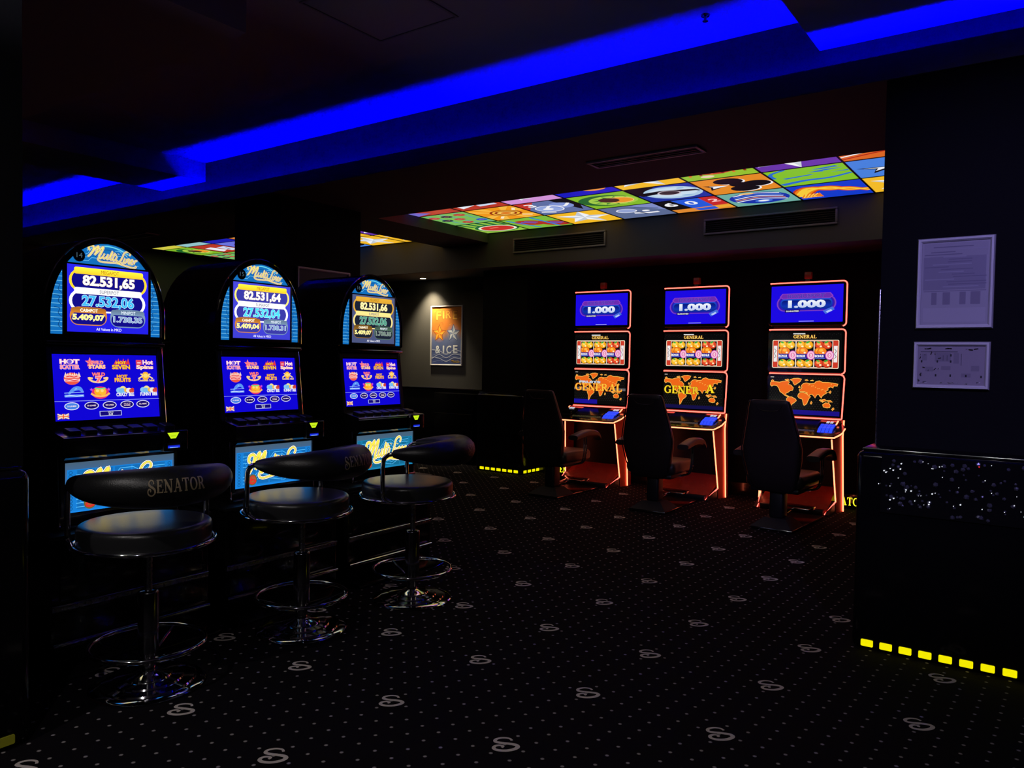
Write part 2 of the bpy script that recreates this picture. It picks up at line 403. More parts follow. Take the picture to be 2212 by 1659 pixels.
# script lettering: strokes in a box of about 10.6 x 4.4
SCRIPT = [
    [(0.55, 2.35), (0.15, 2.75), (0.25, 3.45), (0.85, 3.65), (1.25, 3.2), (1.05, 2.1), (0.55, 0.9), (0.2, 0.5)],
    [(0.6, 1.0), (1.3, 2.6), (2.15, 3.85), (1.95, 2.5), (1.6, 1.2)], [(1.6, 1.2), (2.4, 2.7), (3.2, 3.9), (2.95, 2.4), (2.6, 1.1), (2.9, 0.6), (3.4, 1.1)],
    [(3.7, 2.2), (3.45, 1.2), (3.7, 0.7), (4.2, 1.3), (4.5, 2.2)], [(4.5, 2.2), (4.25, 1.1), (4.5, 0.7), (4.9, 1.3)],
    [(4.7, 0.9), (5.35, 3.3), (5.05, 1.3), (5.25, 0.7), (5.6, 1.1)], [(5.95, 3.0), (5.6, 1.2), (5.85, 0.7), (6.2, 1.1)], [(5.4, 2.25), (6.4, 2.4)],
    [(6.5, 2.1), (6.3, 1.1), (6.55, 0.7), (6.8, 1.0)], [(6.68, 2.75), (6.72, 2.9)],
    [(9.15, 2.9), (9.35, 3.55), (8.8, 4.0), (8.0, 3.5), (7.7, 2.2), (7.3, 0.9), (6.75, 0.35), (6.95, 0.15), (7.6, 0.45), (8.2, 0.5)],
    [(8.3, 2.0), (8.1, 1.0), (8.35, 0.6), (8.6, 0.9)], [(8.48, 2.6), (8.52, 2.75)],
    [(8.8, 1.95), (8.65, 0.7)], [(8.7, 1.2), (9.1, 1.95), (9.35, 1.7), (9.2, 0.95), (9.4, 0.6), (9.6, 0.9)],
    [(9.7, 1.2), (10.1, 1.5), (10.0, 1.95), (9.75, 1.6), (9.7, 0.95), (10.0, 0.6), (10.35, 0.95)],
    [(10.6, 1.95), (10.5, 0.7)], [(10.55, 1.3), (10.85, 1.9), (11.2, 1.75)]]
SWASH = [[(2.7, 0.9), (2.4, 0.2), (3.2, -0.3), (5.0, -0.1), (6.6, 0.15), (8.4, -0.15), (10.4, -0.35), (11.1, 0.0), (10.8, 0.3)]]
def script_text(cv, x0, y0, x1, y1, cols, tilt=0.0):
    sx, sy = (x1 - x0) / 11.4, (y1 - y0) / 4.4; u = (abs(sx) + abs(sy)) / 2
    for col, wd in cols:
        cv.up()
        for k, st in enumerate(SCRIPT + SWASH):
            p = [(x0 + (q[0] + 0.12 * q[1]) * sx, y0 + (q[1] + 0.5) * sy + tilt * (q[0] / 11.4)) for q in spline(st, 5)]
            n = len(p)
            cv.line(p, [u * (wd + (0.26 if k < 3 else 0.14) * math.sin(math.pi * (0.15 + 0.7 * i / max(1, n - 1)))) for i in range(n)], col, same=True)

# ------------------------------------------------------------------ the setting
XL, XR, YN, YB = -10.2, 2.2, -2.5, 7.5
Z_UP, Z_BEAM, Z_LOW, Z_TILE, Z_SOF = 3.0, 2.835, 2.585, 2.69, 2.31
Y_RISER, Y_LIP, Y_REC, Y_VENT = 4.0, 3.86, 5.10, 6.80
COL1 = (-5.23, -5.91)
floor = struct('floor', MB().box(XL - 0.2, XR + 0.2, YN - 0.2, YB + 0.2, -0.1, 0), 'carpet', 'dark patterned carpet with a grid of pale dots and S motifs')
cv = Canvas(); s_logo(cv, 0, 0, 0.086, (160, 145, 135), 0, 0.135)
mb = MB()
for f in cv.f: mb.f.append(f); mb.sm.append(False)
mb.v = [(p[0], p[1], 0.0008) for p in cv.v]
motif0 = None
FP = (_r2, _u2, _f)
def px(p):
    d = Vector(p) - Vector((0, 0, 1.27)); z = d.dot(_f)
    return (1106 + F_PX * d.dot(_r2) / z, 829.5 - F_PX * d.dot(_u2) / z, z)
for i in range(-9, 5):
    for j in range(-3, 12):
        p = (LP0[0] + i * LA[0] + j * LB[0], LP0[1] + i * LA[1] + j * LB[1])
        if not (XL < p[0] < XR and p[1] < 7.0): continue
        q = px((p[0], p[1], 0))
        if q[2] < 0.5 or not (-60 < q[0] < 2270 and q[1] < 1720): continue
        if p[0] < -3.15 and p[1] < 3.7: continue
        if p[0] > -0.7 and p[1] > 3.72: continue
        if motif0 is None: motif0 = m_o = obj('carpet_motif', mb, 'carpet_motif', floor, (p[0], p[1], 0))
        else: m_o = link_copy(motif0, floor, (p[0], p[1], 0))
        m_o.rotation_euler = (0, 0, R(44))
struct('wall_back', MB().box(XL, -5.1, YB, YB + 0.15, 0, 3.2), 'wall_paint', 'dark grey back wall behind the fire and ice poster')
struct('wall_recess', MB().box(-5.1, XR, YB, YB + 0.15, 0, 3.2), 'dark_paint', 'black back wall behind the tall red edged machines')
struct('wall_left', MB().box(XL - 0.15, XL, YN, YB, 0, 3.2), 'wall_paint', 'dark wall at the far left end of the hall')
struct('wall_right', MB().box(XR, XR + 0.15, YN, YB, 0, 3.2), 'dark_paint', 'dark wall on the right side of the hall')
struct('wall_front', MB().box(XL, XR, YN - 0.15, YN, 0, 3.2), 'dark_paint', 'dark wall on the near side of the hall')
struct('ceiling', MB().box(XL, XR, YN, Y_RISER + 0.06, Z_UP, Z_UP + 0.1), 'cove_paint', 'raised dark ceiling washed with blue light')
struct('ceiling_beam', MB().box(-7.01, -6.29, 2.28, Y_RISER, Z_BEAM, Z_UP - 0.001), 'cove_paint', 'dropped ceiling beam crossing to the blue cove on the left')
struct('ceiling_beam', MB().box(XL, -3.25, YN, 2.28, Z_BEAM, Z_UP - 0.001), 'cove_paint', 'broad dropped ceiling section at the upper left')
struct('ceiling_beam', MB().box(-1.02, XR, YN, Y_RISER, Z_BEAM, Z_UP - 0.001), 'cove_paint', 'dropped ceiling section at the upper right')
struct('ceiling_cove', MB().box(XL, XR, Y_RISER, Y_RISER + 0.06, Z_LOW + 0.05, Z_UP), 'riser_paint', 'vertical cove face glowing dark blue above the hidden light strip')
struct('ceiling_soffit', MB().box(XL, XR, Y_LIP, Y_LIP + 0.02, Z_LOW, 2.70).box(XL, XR, Y_LIP + 0.02, Y_RISER + 0.06, Z_LOW, Z_LOW + 0.04)
       .box(XL, XR, Y_RISER + 0.06, Y_REC, Z_LOW, Z_LOW + 0.04), 'soffit_paint', 'lower dark ceiling between the blue cove and the lit picture tiles')
struct('ceiling_recess', MB().box(XL, XR, Y_REC - 0.02, Y_REC, Z_LOW + 0.04, Z_TILE + 0.06).box(COL1[1], COL1[0], Y_REC, Y_VENT, Z_LOW, Z_TILE + 0.05)
       .box(XL, XR, Y_REC, Y_VENT, Z_TILE + 0.07, Z_TILE + 0.12), 'soffit_paint', 'ceiling recess and cross beam around the lit picture tiles')
struct('ceiling_bulkhead', MB().box(XL, XR, Y_VENT, YB, Z_SOF, Z_TILE + 0.12), 'soffit_paint', 'boxed bulkhead with air vents above the tall machines')

def led_strip(name, x0, x1, label):
    o = obj(name, MB().add([(x0, Y_LIP + 0.074, Z_LOW + 0.046), (x1, Y_LIP + 0.074, Z_LOW + 0.046), (x1, Y_LIP + 0.090, Z_LOW + 0.050), (x0, Y_LIP + 0.090, Z_LOW + 0.050)], [(0, 1, 2, 3)]), 'led_blue')
    return tag(o, label, 'light strip')
led_strip('led_strip', XL + 0.01, XR - 0.01, 'long blue light strip hidden in the ceiling cove')

# wainscot along the poster wall
wb = struct('wainscot', MB().rbox(XL, -5.50, YB - 0.05, YB, 0, 0.90, 0.006), 'wainscot_gloss', 'glossy black wainscot below the fire and ice poster')
struct('wainscot_cap', MB().rbox(XL, -5.50, YB - 0.065, YB, 0.90, 0.912, 0.004), 'dark_chrome', None, wb)

def dashes(parent, pts, length, h, m, ex, n):
    ex, n = Vector(ex), Vector(n)
    first = None
    for p in pts:
        if first is None:
            q = MB().prism(rrect(-length / 2, -h / 2, length / 2, h / 2, 0.004, 2), ex, (0, 0, 1), n, 0.012, (0, 0, 0))
            first = obj('floor_light', q, m, parent, p)
        else: link_copy(first, parent, p)
def column(name, label, x0, x1, y0, y1, bx0, bx1, by0, by1, ztop, capm='dark_chrome'):
    c = struct(name, MB().box(x0, x1, y0, y1, 0.90, ztop), 'dark_paint', label)
    struct('column_base', MB().rbox(bx0, bx1, by0, by1, 0.0, 0.895, 0.03, 4), 'wainscot_gloss', None, c)
    struct('column_cap', MB().rbox(bx0 + 0.02, bx1 - 0.02, by0 + 0.02, by1 - 0.02, 0.895, 0.907, 0.004), capm, None, c)
    return c
# right-hand column with the framed notices
colr = column('column', 'black column carrying two framed notices', -0.688, 0.35, 3.88, 4.6, -0.735, 0.42, 3.70, 4.66, Z_LOW)
dashes(colr, [(-0.668 + 0.0770 * i, 3.70 - 0.004, 0.032) for i in range(14)], 0.050, 0.030, 'led_yellow', (1, 0, 0), (0, -1, 0))
struct('corner_trim', MB().rbox(-0.692, -0.686, 3.875, 3.885, 0.91, 1.63, 0.002), 'brushed', None, colr)
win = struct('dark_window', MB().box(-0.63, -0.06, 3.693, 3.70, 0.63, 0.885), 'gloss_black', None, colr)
gm = MB(); sp = MB(); spr = MB()
for i in range(90):
    x, z, r = random.uniform(-0.62, -0.07), random.uniform(0.64, 0.875), random.uniform(0.004, 0.012)
    bm = bmesh.new(); bmesh.ops.create_icosphere(bm, subdivisions=1, radius=r)
    gm.bm(bm, False, Matrix.Translation((x, 3.692, z)) @ Matrix.Rotation(random.random() * 6, 4, (random.random(), random.random(), 1)))
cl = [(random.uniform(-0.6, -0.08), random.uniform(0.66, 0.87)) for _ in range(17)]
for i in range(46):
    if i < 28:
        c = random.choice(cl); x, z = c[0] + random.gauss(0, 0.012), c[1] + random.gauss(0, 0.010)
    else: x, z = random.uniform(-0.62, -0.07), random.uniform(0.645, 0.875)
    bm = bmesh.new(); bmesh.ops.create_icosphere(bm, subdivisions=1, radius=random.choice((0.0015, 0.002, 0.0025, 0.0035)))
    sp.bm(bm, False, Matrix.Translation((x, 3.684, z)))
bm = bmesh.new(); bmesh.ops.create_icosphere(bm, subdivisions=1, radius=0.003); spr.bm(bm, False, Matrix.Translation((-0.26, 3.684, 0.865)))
tag(struct('crystal_chips', gm, 'crystal', None, colr), kind='stuff')
tag(struct('sparkles', sp, 'sparkle', None, colr), kind='stuff')  # glints on the base band, given as specks that glow
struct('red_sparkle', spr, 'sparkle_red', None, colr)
# column in the back corner beside the tall machines
colb = column('column', 'dark column in the back corner beside the first leather chair', -5.47, -4.85, 7.03, YB, -5.50, -4.84, 6.97, YB - 0.01, Z_SOF)
dashes(colb, [(-5.405 + 0.0805 * i, 6.97 - 0.004, 0.032) for i in range(7)], 0.055, 0.030, 'led_yellow', (1, 0, 0), (0, -1, 0))
dashes(colb, [(-4.84 + 0.004, 7.03 + 0.085 * i, 0.032) for i in range(4)], 0.055, 0.030, 'led_yellow', (0, 1, 0), (1, 0, 0))
# column behind the row of arched machines
colm = column('column', 'black column rising behind the arched slot machines', -5.76, -5.15, 3.94, 4.81, -5.80, -5.11, 3.90, 4.85, Z_LOW)
# near column at the left edge of the picture
coln = column('column', 'dark column cut off by the left edge of the view', -3.4, -2.72, 0.35, 1.085, -3.44, -2.695, 0.30, 1.10, Z_BEAM)
dashes(coln, [(-2.691, 1.02 - 0.08 * i, 0.032) for i in range(5)], 0.055, 0.030, 'led_yellow_dim', (0, 1, 0), (1, 0, 0))

# low black cabinets along the wainscot next to the back column
for i, x in enumerate((-6.16,)):
    t = thing('low_cabinet', 'low glossy black cabinet under the poster wall beside the back column', 'cabinet', (x, YB - 0.05, 0))
    obj('body', MB().rbox(-0.24, 0.40, -0.20, 0, 0.02, 0.86, 0.006), 'wainscot_gloss', t)
    d = obj('door', MB().rbox(-0.22, 0.38, -0.214, -0.20, 0.05, 0.60, 0.005), 'wainscot_gloss', t)
    obj('rail', MB().rbox(-0.22, 0.38, -0.222, -0.205, 0.604, 0.612, 0.002), 'dark_chrome', t)
    obj('lock', MB().lathe([(0.0001, 0), (0.008, 0), (0.008, 0.006), (0.0001, 0.006)], 14), 'chrome', d).matrix_local = Matrix.Translation((0.06, -0.214, 0.47)) @ Matrix.Rotation(R(90), 4, 'X')

# lit signs on the kick board behind the tall machines
kick = struct('trim_1', MB().rbox(-4.83, XR, 7.30, 7.44, 0, 0.13, 0.004), 'gloss_black', 'black kick board behind the tall machines')
for xc, lab in ((-4.42, 'yellow lit SENATOR letters on kick board between back column and first tall machine'), (-1.540, 'yellow lit SENATOR letters on kick board beside the tall machine nearest the notice column')):
    cv = Canvas(); cv.step = 0.0005; serif_text(cv, 'SENATOR', -0.175, 0.0, 0.175, 0.072, (255, 250, 40), gap=0.10)
    t = thing('lit_sign', lab, 'sign', (xc, 7.30, 0.03), 0, 'SENATOR signs on the kick board')
    obj('backing', MB().rbox(-0.20, 0.20, -0.006, 0.0, -0.015, 0.085, 0.002), 'gloss_black', t)
    cv.build('lettering', 'screen_glow_strong', t, (0, -0.0065, 0), (1, 0, 0), (0, 0, 1))

# ------------------------------------------------------------------ lit ceiling tiles
Wh, Yl, Bk, Rd = (245, 245, 250), (250, 196, 45), (12, 12, 16), (200, 50, 35)
def tile_art(cv, kind):
    g = 0.265
    if kind == 'star_y': cv.rect(-g, -g, g, g, (248, 190, 40)); cv.star(0, 0, 0.27, (245, 247, 252), (196, 204, 214), 0.42, 75)
    elif kind == 'star_p': cv.rect(-g, -g, g, g, (104, 54, 170)); cv.star(-0.02, -0.02, 0.25, (250, 250, 252), (206, 214, 220), 0.4, 60)
    elif kind == 'star_pink': cv.rect(-g, -g, g, g, (214, 150, 220)); cv.star(0.1, 0.04, 0.16, Wh, (206, 214, 220), 0.4, 70); cv.star(-0.04, -0.08, 0.10, Wh, (206, 214, 220), 0.4, 100)
    elif kind == 'club':
        cv.rect(-g, -g, g, g, (232, 140, 36))
        for x, y in ((-0.02, 0.13), (0.14, -0.02), (0.02, -0.14)): cv.ell(x + 0.012, y - 0.014, 0.108, 0.095, Wh); cv.ell(x, y, 0.108, 0.095, Bk)
        cv.ell(0.02, 0.0, 0.07, 0.08, Bk); cv.poly([(-0.24, 0.07), (-0.07, 0.0), (-0.23, -0.10), (-0.2, 0.0)], Bk); cv.poly([(-0.2, 0.04), (-0.06, 0.0), (-0.2, -0.05), (-0.18, 0)], Wh)
    elif kind == 'spade':
        cv.rect(-g, -g, g, g, (72, 130, 225)); cv.ell(0.10, 0.08, 0.15, 0.13, Wh); cv.ell(0.115, 0.07, 0.145, 0.125, Bk); cv.ell(0.13, -0.10, 0.13, 0.1, Bk)
        cv.poly([(-0.24, 0.02), (0.02, 0.0), (-0.16, -0.16), (-0.13, -0.05)], Bk); cv.poly([(-0.20, 0.0), (-0.02, -0.01), (-0.14, -0.10), (-0.11, -0.03)], Wh)
    elif kind == 'money':
        cv.rect(-g, -g, g, g, (132, 196, 40)); B = (40, 110, 205)
        for pts in ([(-0.2, 0.0), (0.0, 0.04), (0.02, 0.02), (-0.18, -0.03)], [(0.0, 0.1), (0.12, 0.14), (0.24, 0.13), (0.1, 0.1), (0.1, 0.08)], [(0.04, 0.17), (0.2, 0.21), (0.22, 0.18), (0.1, 0.15)], [(0.14, 0.04), (0.26, 0.06), (0.25, 0.03)]): cv.poly(pts, B)
        cv.line(spline([(-0.25, 0.02), (-0.24, 0.16), (-0.12, 0.25)], 5), 0.03, B); cv.line(spline([(-0.26, -0.2), (-0.08, -0.13), (0.1, -0.12), (0.26, -0.04)], 5), [0.06 - 0.002 * i for i in range(16)], B)
    elif kind == 'flame':
        cv.rect(-g, -g, g, g, (20, 60, 205))
        for k, (c, wd) in enumerate((((200, 60, 20), 0.13), ((240, 130, 20), 0.09), ((252, 206, 60), 0.045))):
            for dy in (0, 0.07): cv.line(spline([(-0.25, -0.15 + dy), (-0.13, 0.06 + dy), (0.02, 0.1 - dy), (0.13, -0.05 + dy), (0.26, -0.07 - dy)], 5), [wd * (1.15 - i / 30) for i in range(21)], c)
        for k in range(9): cv.poly([(-0.26 + 0.014 * k, -0.2 + 0.006 * k), (-0.20 + 0.014 * k, -0.05), (-0.235 + 0.018 * k, -0.21)], (252, 214, 90) if k % 2 else (240, 120, 20))
    elif kind == 'globe':
        cv.rect(-g, -g, g, g, (112, 176, 165)); cv.ell(0, 0, 0.235, 0.215, (24, 50, 170))
        for k, c in enumerate((Wh, (240, 150, 60), Wh, (70, 120, 220), Wh)): cv.line(spline([(-0.21 + 0.01 * k, -0.09 + 0.055 * k), (0.0, -0.03 + 0.055 * k), (0.19, -0.12 + 0.058 * k)], 6), 0.022, c)
        cv.ell(0.0, -0.12, 0.07, 0.05, (70, 120, 220)); cv.ell(0.0, -0.12, 0.045, 0.03, Wh); cv.ell(-0.04, 0.19, 0.06, 0.03, (240, 190, 120))
    elif kind == 'crab':
        cv.rect(-g, -g, g, g, (150, 196, 46)); cv.ell(0, 0.0, 0.17, 0.15, (200, 62, 26))
        for k in range(6): cv.line([(-0.2 + 0.08 * k, -0.15), (-0.14 + 0.07 * k, 0.16)], 0.02, (140, 34, 16) if k % 2 else (232, 110, 40))
        cv.ell(0.18, -0.02, 0.06, 0.06, (240, 236, 220)); cv.ell(-0.09, -0.19, 0.05, 0.035, (240, 210, 180))
    elif kind == 'chili':
        cv.rect(-g, -g, g, g, (222, 104, 36))
        for k in range(6): cv.line(spline([(-0.27, -0.22 + 0.06 * k), (0.0, -0.12 + 0.06 * k), (0.27, -0.06 + 0.05 * k)], 5), 0.022, ((180, 40, 20), Wh, (248, 196, 60))[k % 3])
        cv.ell(0.03, -0.02, 0.10, 0.06, Bk)
    elif kind == 'roulette':
        cv.rect(-g, -g, g, g, (228, 140, 50)); cv.poly([(-g, -0.12), (-0.07, -0.12), (-0.12, g), (-g, g)], Bk); cv.poly([(-0.07, -0.12), (0.12, -0.1), (0.12, g), (-0.12, g)], (36, 90, 220))
        cv.poly([(0.12, -0.1), (g, -0.08), (g, g), (0.12, g)], (200, 40, 40)); cv.poly([(-0.05, -0.24), (0.12, -0.24), (0.12, -0.13), (-0.07, -0.15)], (36, 90, 220)); cv.poly([(0.12, -0.22), (g, -0.2), (g, -0.12), (0.12, -0.12)], (240, 170, 50))
        cv.text('6', -0.24, 0.02, -0.13, 0.18, Wh, 0.03); cv.text('0', -0.05, 0.02, 0.05, 0.17, Wh, 0.03); cv.text('2', 0.16, 0.04, 0.24, 0.16, (250, 200, 200), 0.03)
    elif kind == 'coin':
        cv.rect(-g, -g, g, g, (28, 50, 160)); cv.poly([(-g, 0.0), (-g, g), (0.0, g)], Bk); cv.ell(0.03, 0.0, 0.235, 0.215, (176, 206, 232)); cv.ell(0.03, 0.01, 0.20, 0.16, (206, 226, 242))
        cv.line([(-0.25, 0.02), (-0.02, 0.06), (0.22, 0.01), (0.24, -0.03)], [0.1, 0.08, 0.05, 0.02], Bk); cv.ell(0.0, 0.0, 0.085, 0.07, (60, 44, 50)); cv.ring(0.0, 0.0, 0.095, 0.08, 0.014, (206, 190, 200)); cv.ell(0.14, 0.12, 0.03, 0.02, (150, 190, 225)); cv.ell(0.1, -0.13, 0.05, 0.02, (150, 190, 225))
    elif kind == 'dice':
        cv.rect(-g, -g, g, g, (92, 108, 150)); cv.poly([(0.0, g), (g, g), (g, -0.06)], (128, 142, 200)); cv.line([(0.05, 0.18), (0.22, 0.05)], 0.02, (70, 84, 125))
        cv.ell(-0.08, 0.06, 0.09, 0.08, (150, 166, 215)); cv.ring(-0.08, 0.06, 0.095, 0.085, 0.012, Wh); cv.line([(-0.06, -0.06), (0.06, -0.1), (0.16, -0.1)], 0.05, Wh); cv.line([(-0.02, 0.0), (0.04, -0.14)], 0.02, (40, 50, 80)); cv.ell(0.08, 0.0, 0.035, 0.03, Wh)
    elif kind == 'kiwi':
        cv.rect(-g, -g, g, g, (132, 190, 40)); cv.ell(-0.02, 0.0, 0.25, 0.2, (28, 100, 40)); cv.ell(0.03, -0.02, 0.215, 0.17, (166, 208, 70))
        for k in range(11): a = R(k * 33); cv.poly([(0.03 + 0.2 * math.cos(a), -0.02 + 0.16 * math.sin(a)), (0.03 + 0.13 * math.cos(a + 0.15), -0.02 + 0.1 * math.sin(a + 0.15)), (0.03 + 0.13 * math.cos(a - 0.15), -0.02 + 0.1 * math.sin(a - 0.15))], (44, 130, 44))
        cv.ell(0.08, -0.03, 0.13, 0.11, (250, 205, 110)); cv.ell(0.09, -0.03, 0.11, 0.09, (238, 150, 36)); cv.ell(0.0, 0.0, 0.09, 0.085, (70, 36, 24))
    elif kind == 'planet':
        cv.rect(-g, -g, g, g, (20, 26, 190)); cv.ell(0.1, -0.04, 0.13, 0.12, (240, 150, 60)); cv.ell(0.08, -0.02, 0.09, 0.08, (250, 196, 110)); cv.ell(-0.16, 0.1, 0.06, 0.05, (200, 60, 40))
    elif kind == 'trumpet':
        cv.rect(-g, -g, g, g, (96, 112, 165)); cv.poly([(-g, -0.02), (-0.05, g), (-g, g)], (196, 52, 40)); cv.text('3', -0.20, 0.08, -0.11, 0.2, Wh, 0.03)
        cv.poly([(0.1, g), (g, g), (g, 0.0), (0.18, -0.2)], Bk); cv.ell(-0.07, -0.04, 0.13, 0.12, (150, 170, 225)); cv.ell(0.1, 0.04, 0.11, 0.11, (130, 150, 215)); cv.ring(-0.07, -0.04, 0.135, 0.125, 0.012, Wh)
        cv.line(spline([(-0.1, -0.04), (0.0, 0.06), (0.1, 0.0), (0.2, 0.1)], 5), 0.03, Wh); cv.ell(-0.09, -0.05, 0.05, 0.04, Wh); cv.line([(-0.22, -0.14), (-0.1, -0.2)], 0.03, Wh)
    elif kind == 'bars':
        cv.rect(-g, -g, g, g, (128, 190, 60))
        for k, (x, y) in enumerate(((-0.06, 0.02), (0.16, -0.1))): cv.ell(x, y, 0.16, 0.12, (178, 50, 36), 20, 0, 360, -25); cv.line([(x - 0.07, y + 0.06), (x + 0.04, y - 0.04)], 0.035, (90, 90, 200)); cv.line([(x - 0.02, y + 0.08), (x + 0.08, y - 0.01)], 0.03, (90, 90, 200))
        cv.line([(-0.22, 0.2), (-0.1, -0.24)], 0.03, (40, 130, 220)); cv.line([(0.08, 0.24), (0.12, -0.24)], 0.03, (40, 130, 220))
    elif kind == 'bee':
        cv.rect(-g, -g, g, g, (244, 156, 30))
        for k in range(8): a = R(k * 45 + 10); cv.poly([(0, 0), (0.4 * math.cos(a), 0.4 * math.sin(a)), (0.4 * math.cos(a + 0.3), 0.4 * math.sin(a + 0.3))], (252, 190, 70))
        for r, c in ((0.13, (150, 50, 20)), (0.11, (250, 190, 60)), (0.09, (150, 50, 20)), (0.07, (250, 200, 90)), (0.04, (220, 110, 30))): cv.ell(0.02, 0.0, r * 1.25, r, c)
        cv.line([(-0.1, -0.12), (-0.17, -0.2)], 0.03, (252, 236, 200)); cv.line([(0.16, 0.08), (0.22, 0.17)], 0.03, (252, 236, 200)); cv.line([(0.12, -0.12), (0.2, -0.17)], 0.03, (252, 236, 200))
    elif kind == 'cards':
        cv.rect(-g, -g, g, g, (188, 56, 40)); cv.poly([(-0.2, -0.2), (-0.02, -0.12), (-0.04, 0.1), (-0.22, 0.06)], (236, 240, 250)); cv.poly([(0.0, -0.18), (0.2, -0.16), (0.2, 0.08), (0.02, 0.06)], (210, 222, 245)); cv.line([(0.08, -0.1), (0.12, 0.0)], 0.02, Bk)
    elif kind == 'melon':
        cv.rect(-g, -g, g, g, (150, 200, 70))
        for k in range(5): cv.poly([(-0.26 + 0.11 * k, 0.26), (-0.21 + 0.11 * k, 0.26), (-0.15 + 0.1 * k, 0.08), (-0.2 + 0.1 * k, 0.08)], (34, 110, 60))
        cv.ell(0.02, -0.05, 0.25, 0.18, (34, 110, 60)); cv.ell(0.02, -0.06, 0.22, 0.15, (236, 240, 210)); cv.ell(0.02, -0.06, 0.19, 0.125, (206, 50, 44)); cv.line([(-0.06, -0.04), (0.06, -0.02)], 0.03, (240, 120, 100))
    elif kind == 'table':
        cv.rect(-g, -g, g, g, (122, 190, 92))
        for k in range(3): cv.line([(-0.2 + 0.17 * k, g), (-0.12 + 0.17 * k, -g)], 0.012, (60, 130, 220))
        for k, (x, y) in enumerate(((-0.2, 0.12), (-0.04, 0.13), (0.13, 0.15), (-0.16, -0.03), (0.0, -0.02), (-0.02, -0.17), (0.18, -0.13))): cv.ell(x, y, 0.062, 0.048, ((190, 70, 70), (24, 30, 60), (190, 60, 50), (24, 30, 60), (190, 70, 60), (190, 60, 50), (40, 80, 200))[k]); cv.line([(x - 0.03, y), (x + 0.03, y)], 0.01, (225, 150, 150))
    elif kind == 'plain_r': cv.rect(-g, -g, g, g, (182, 58, 44)); cv.poly([(-g, -0.05), (-0.05, -0.2), (-g, -g)], (120, 110, 210))
    elif kind == 'grape':
        cv.rect(-g, -g, g, g, (110, 118, 226)); cv.ell(0, 0, 0.15, 0.13, (90, 30, 170)); cv.ell(-0.03, 0.03, 0.1, 0.08, (112, 40, 196)); cv.line([(0.02, 0.1), (0.08, 0.2)], 0.02, (60, 140, 50))
    elif kind == 'navy': cv.rect(-g, -g, g, g, (30, 30, 180)); cv.line(spline([(-0.2, -0.1), (-0.05, 0.05), (0.1, 0.0), (0.2, 0.1)], 5), 0.05, Wh)
    elif kind == 'cherry': cv.rect(-g, -g, g, g, (170, 210, 190)); cv.ell(0.02, -0.04, 0.2, 0.16, (198, 54, 40)); cv.ring(0.02, -0.04, 0.21, 0.17, 0.016, Wh); cv.line(spline([(-0.1, 0.02), (0.0, 0.08), (0.12, 0.02)], 5), 0.02, Wh)
    elif kind == 'pinkred': cv.rect(-g, -g, g, g, (196, 110, 110)); cv.line(spline([(-0.2, -0.1), (0.0, 0.06), (0.2, -0.04)], 5), 0.08, (70, 150, 90)); cv.ell(0.08, 0.08, 0.09, 0.07, Rd)
    elif kind == 'lime': cv.rect(-g, -g, g, g, (214, 206, 70)); cv.ell(0, 0, 0.14, 0.12, (240, 236, 170))
    elif kind == 'ice': cv.rect(-g, -g, g, g, (150, 200, 206)); cv.line([(-0.2, -0.1), (0.2, 0.14)], 0.05, Wh)
    elif kind == 'orange': cv.rect(-g, -g, g, g, (232, 130, 50)); cv.line([(-0.2, -0.1), (0.2, -0.02)], 0.06, (250, 200, 120))
GRID1 = [['star_y', 'spade', 'chili'], ['flame', 'money', 'star_p'], ['globe', 'club', 'crab'], ['roulette', 'coin', 'star_y'], ['dice', 'kiwi', 'planet'],
         ['star_y', 'trumpet', 'star_pink'], ['bars', 'bee', 'cards'], ['melon', 'table', 'plain_r']]
GRID2 = [['star_y', 'star_p', 'lime'], ['star_y', 'star_y', 'lime'], ['spade', 'money', 'chili'], ['cherry', 'pinkred', 'orange'], ['melon', 'grape', 'navy'], ['bars', 'cards', 'ice'], ['table', 'kiwi', 'lime']]
PW = 0.568
def tile_panel(label, xr, grid, extra_right=0):
    x0 = xr - PW * len(grid)
    t = thing('ceiling_light_panel', label, 'ceiling light', ((x0 + xr) / 2, (Y_REC + Y_VENT) / 2, Z_TILE), 0, 'lit picture tile ceilings')
    ox, oy = (x0 + xr) / 2, (Y_REC + Y_VENT) / 2
    gm = MB()
    for i in range(len(grid) + 1): gm.box(xr - PW * i - 0.007 - ox, xr - PW * i + 0.007 - ox, Y_REC - oy, Y_VENT - oy, -0.004, 0.012)
    for j in range(4): gm.box(x0 - ox, xr - ox, max(Y_REC, Y_VENT - 0.005 - 0.5625 * j - 0.007) - oy, min(Y_VENT, Y_VENT - 0.005 - 0.5625 * j + 0.007) - oy, -0.003, 0.012)
    obj('tile_grid', gm, 'satin_black', t)
    for i, col in enumerate(grid):
        for j, k in enumerate(col):
            cx, cy = xr - PW * (i + 0.5) - ox, Y_VENT - 0.005 - 0.5625 * (j + 0.5) - oy
            cv = Canvas(); cv.tf = lambda p: (max(-0.279, min(0.279, p[0] * 1.052)), max(-0.277, min(0.277, p[1] * 1.045)))
            tile_art(cv, k)
            tl = obj('tile', MB().box(cx - 0.279, cx + 0.279, cy - 0.277, cy + 0.277, 0.0, 0.01), 'frame_white', t)
            p = cv.build('print', 'tile_glow', tl, (cx, cy, 0.0), (1, 0, 0), (0, -1, 0))
    return t
tile_panel('long lit ceiling panel of cartoon picture tiles above the tall red machines', -0.70, GRID1)
tile_panel('lit ceiling panel of picture tiles half hidden behind the middle column', COL1[1], GRID2)

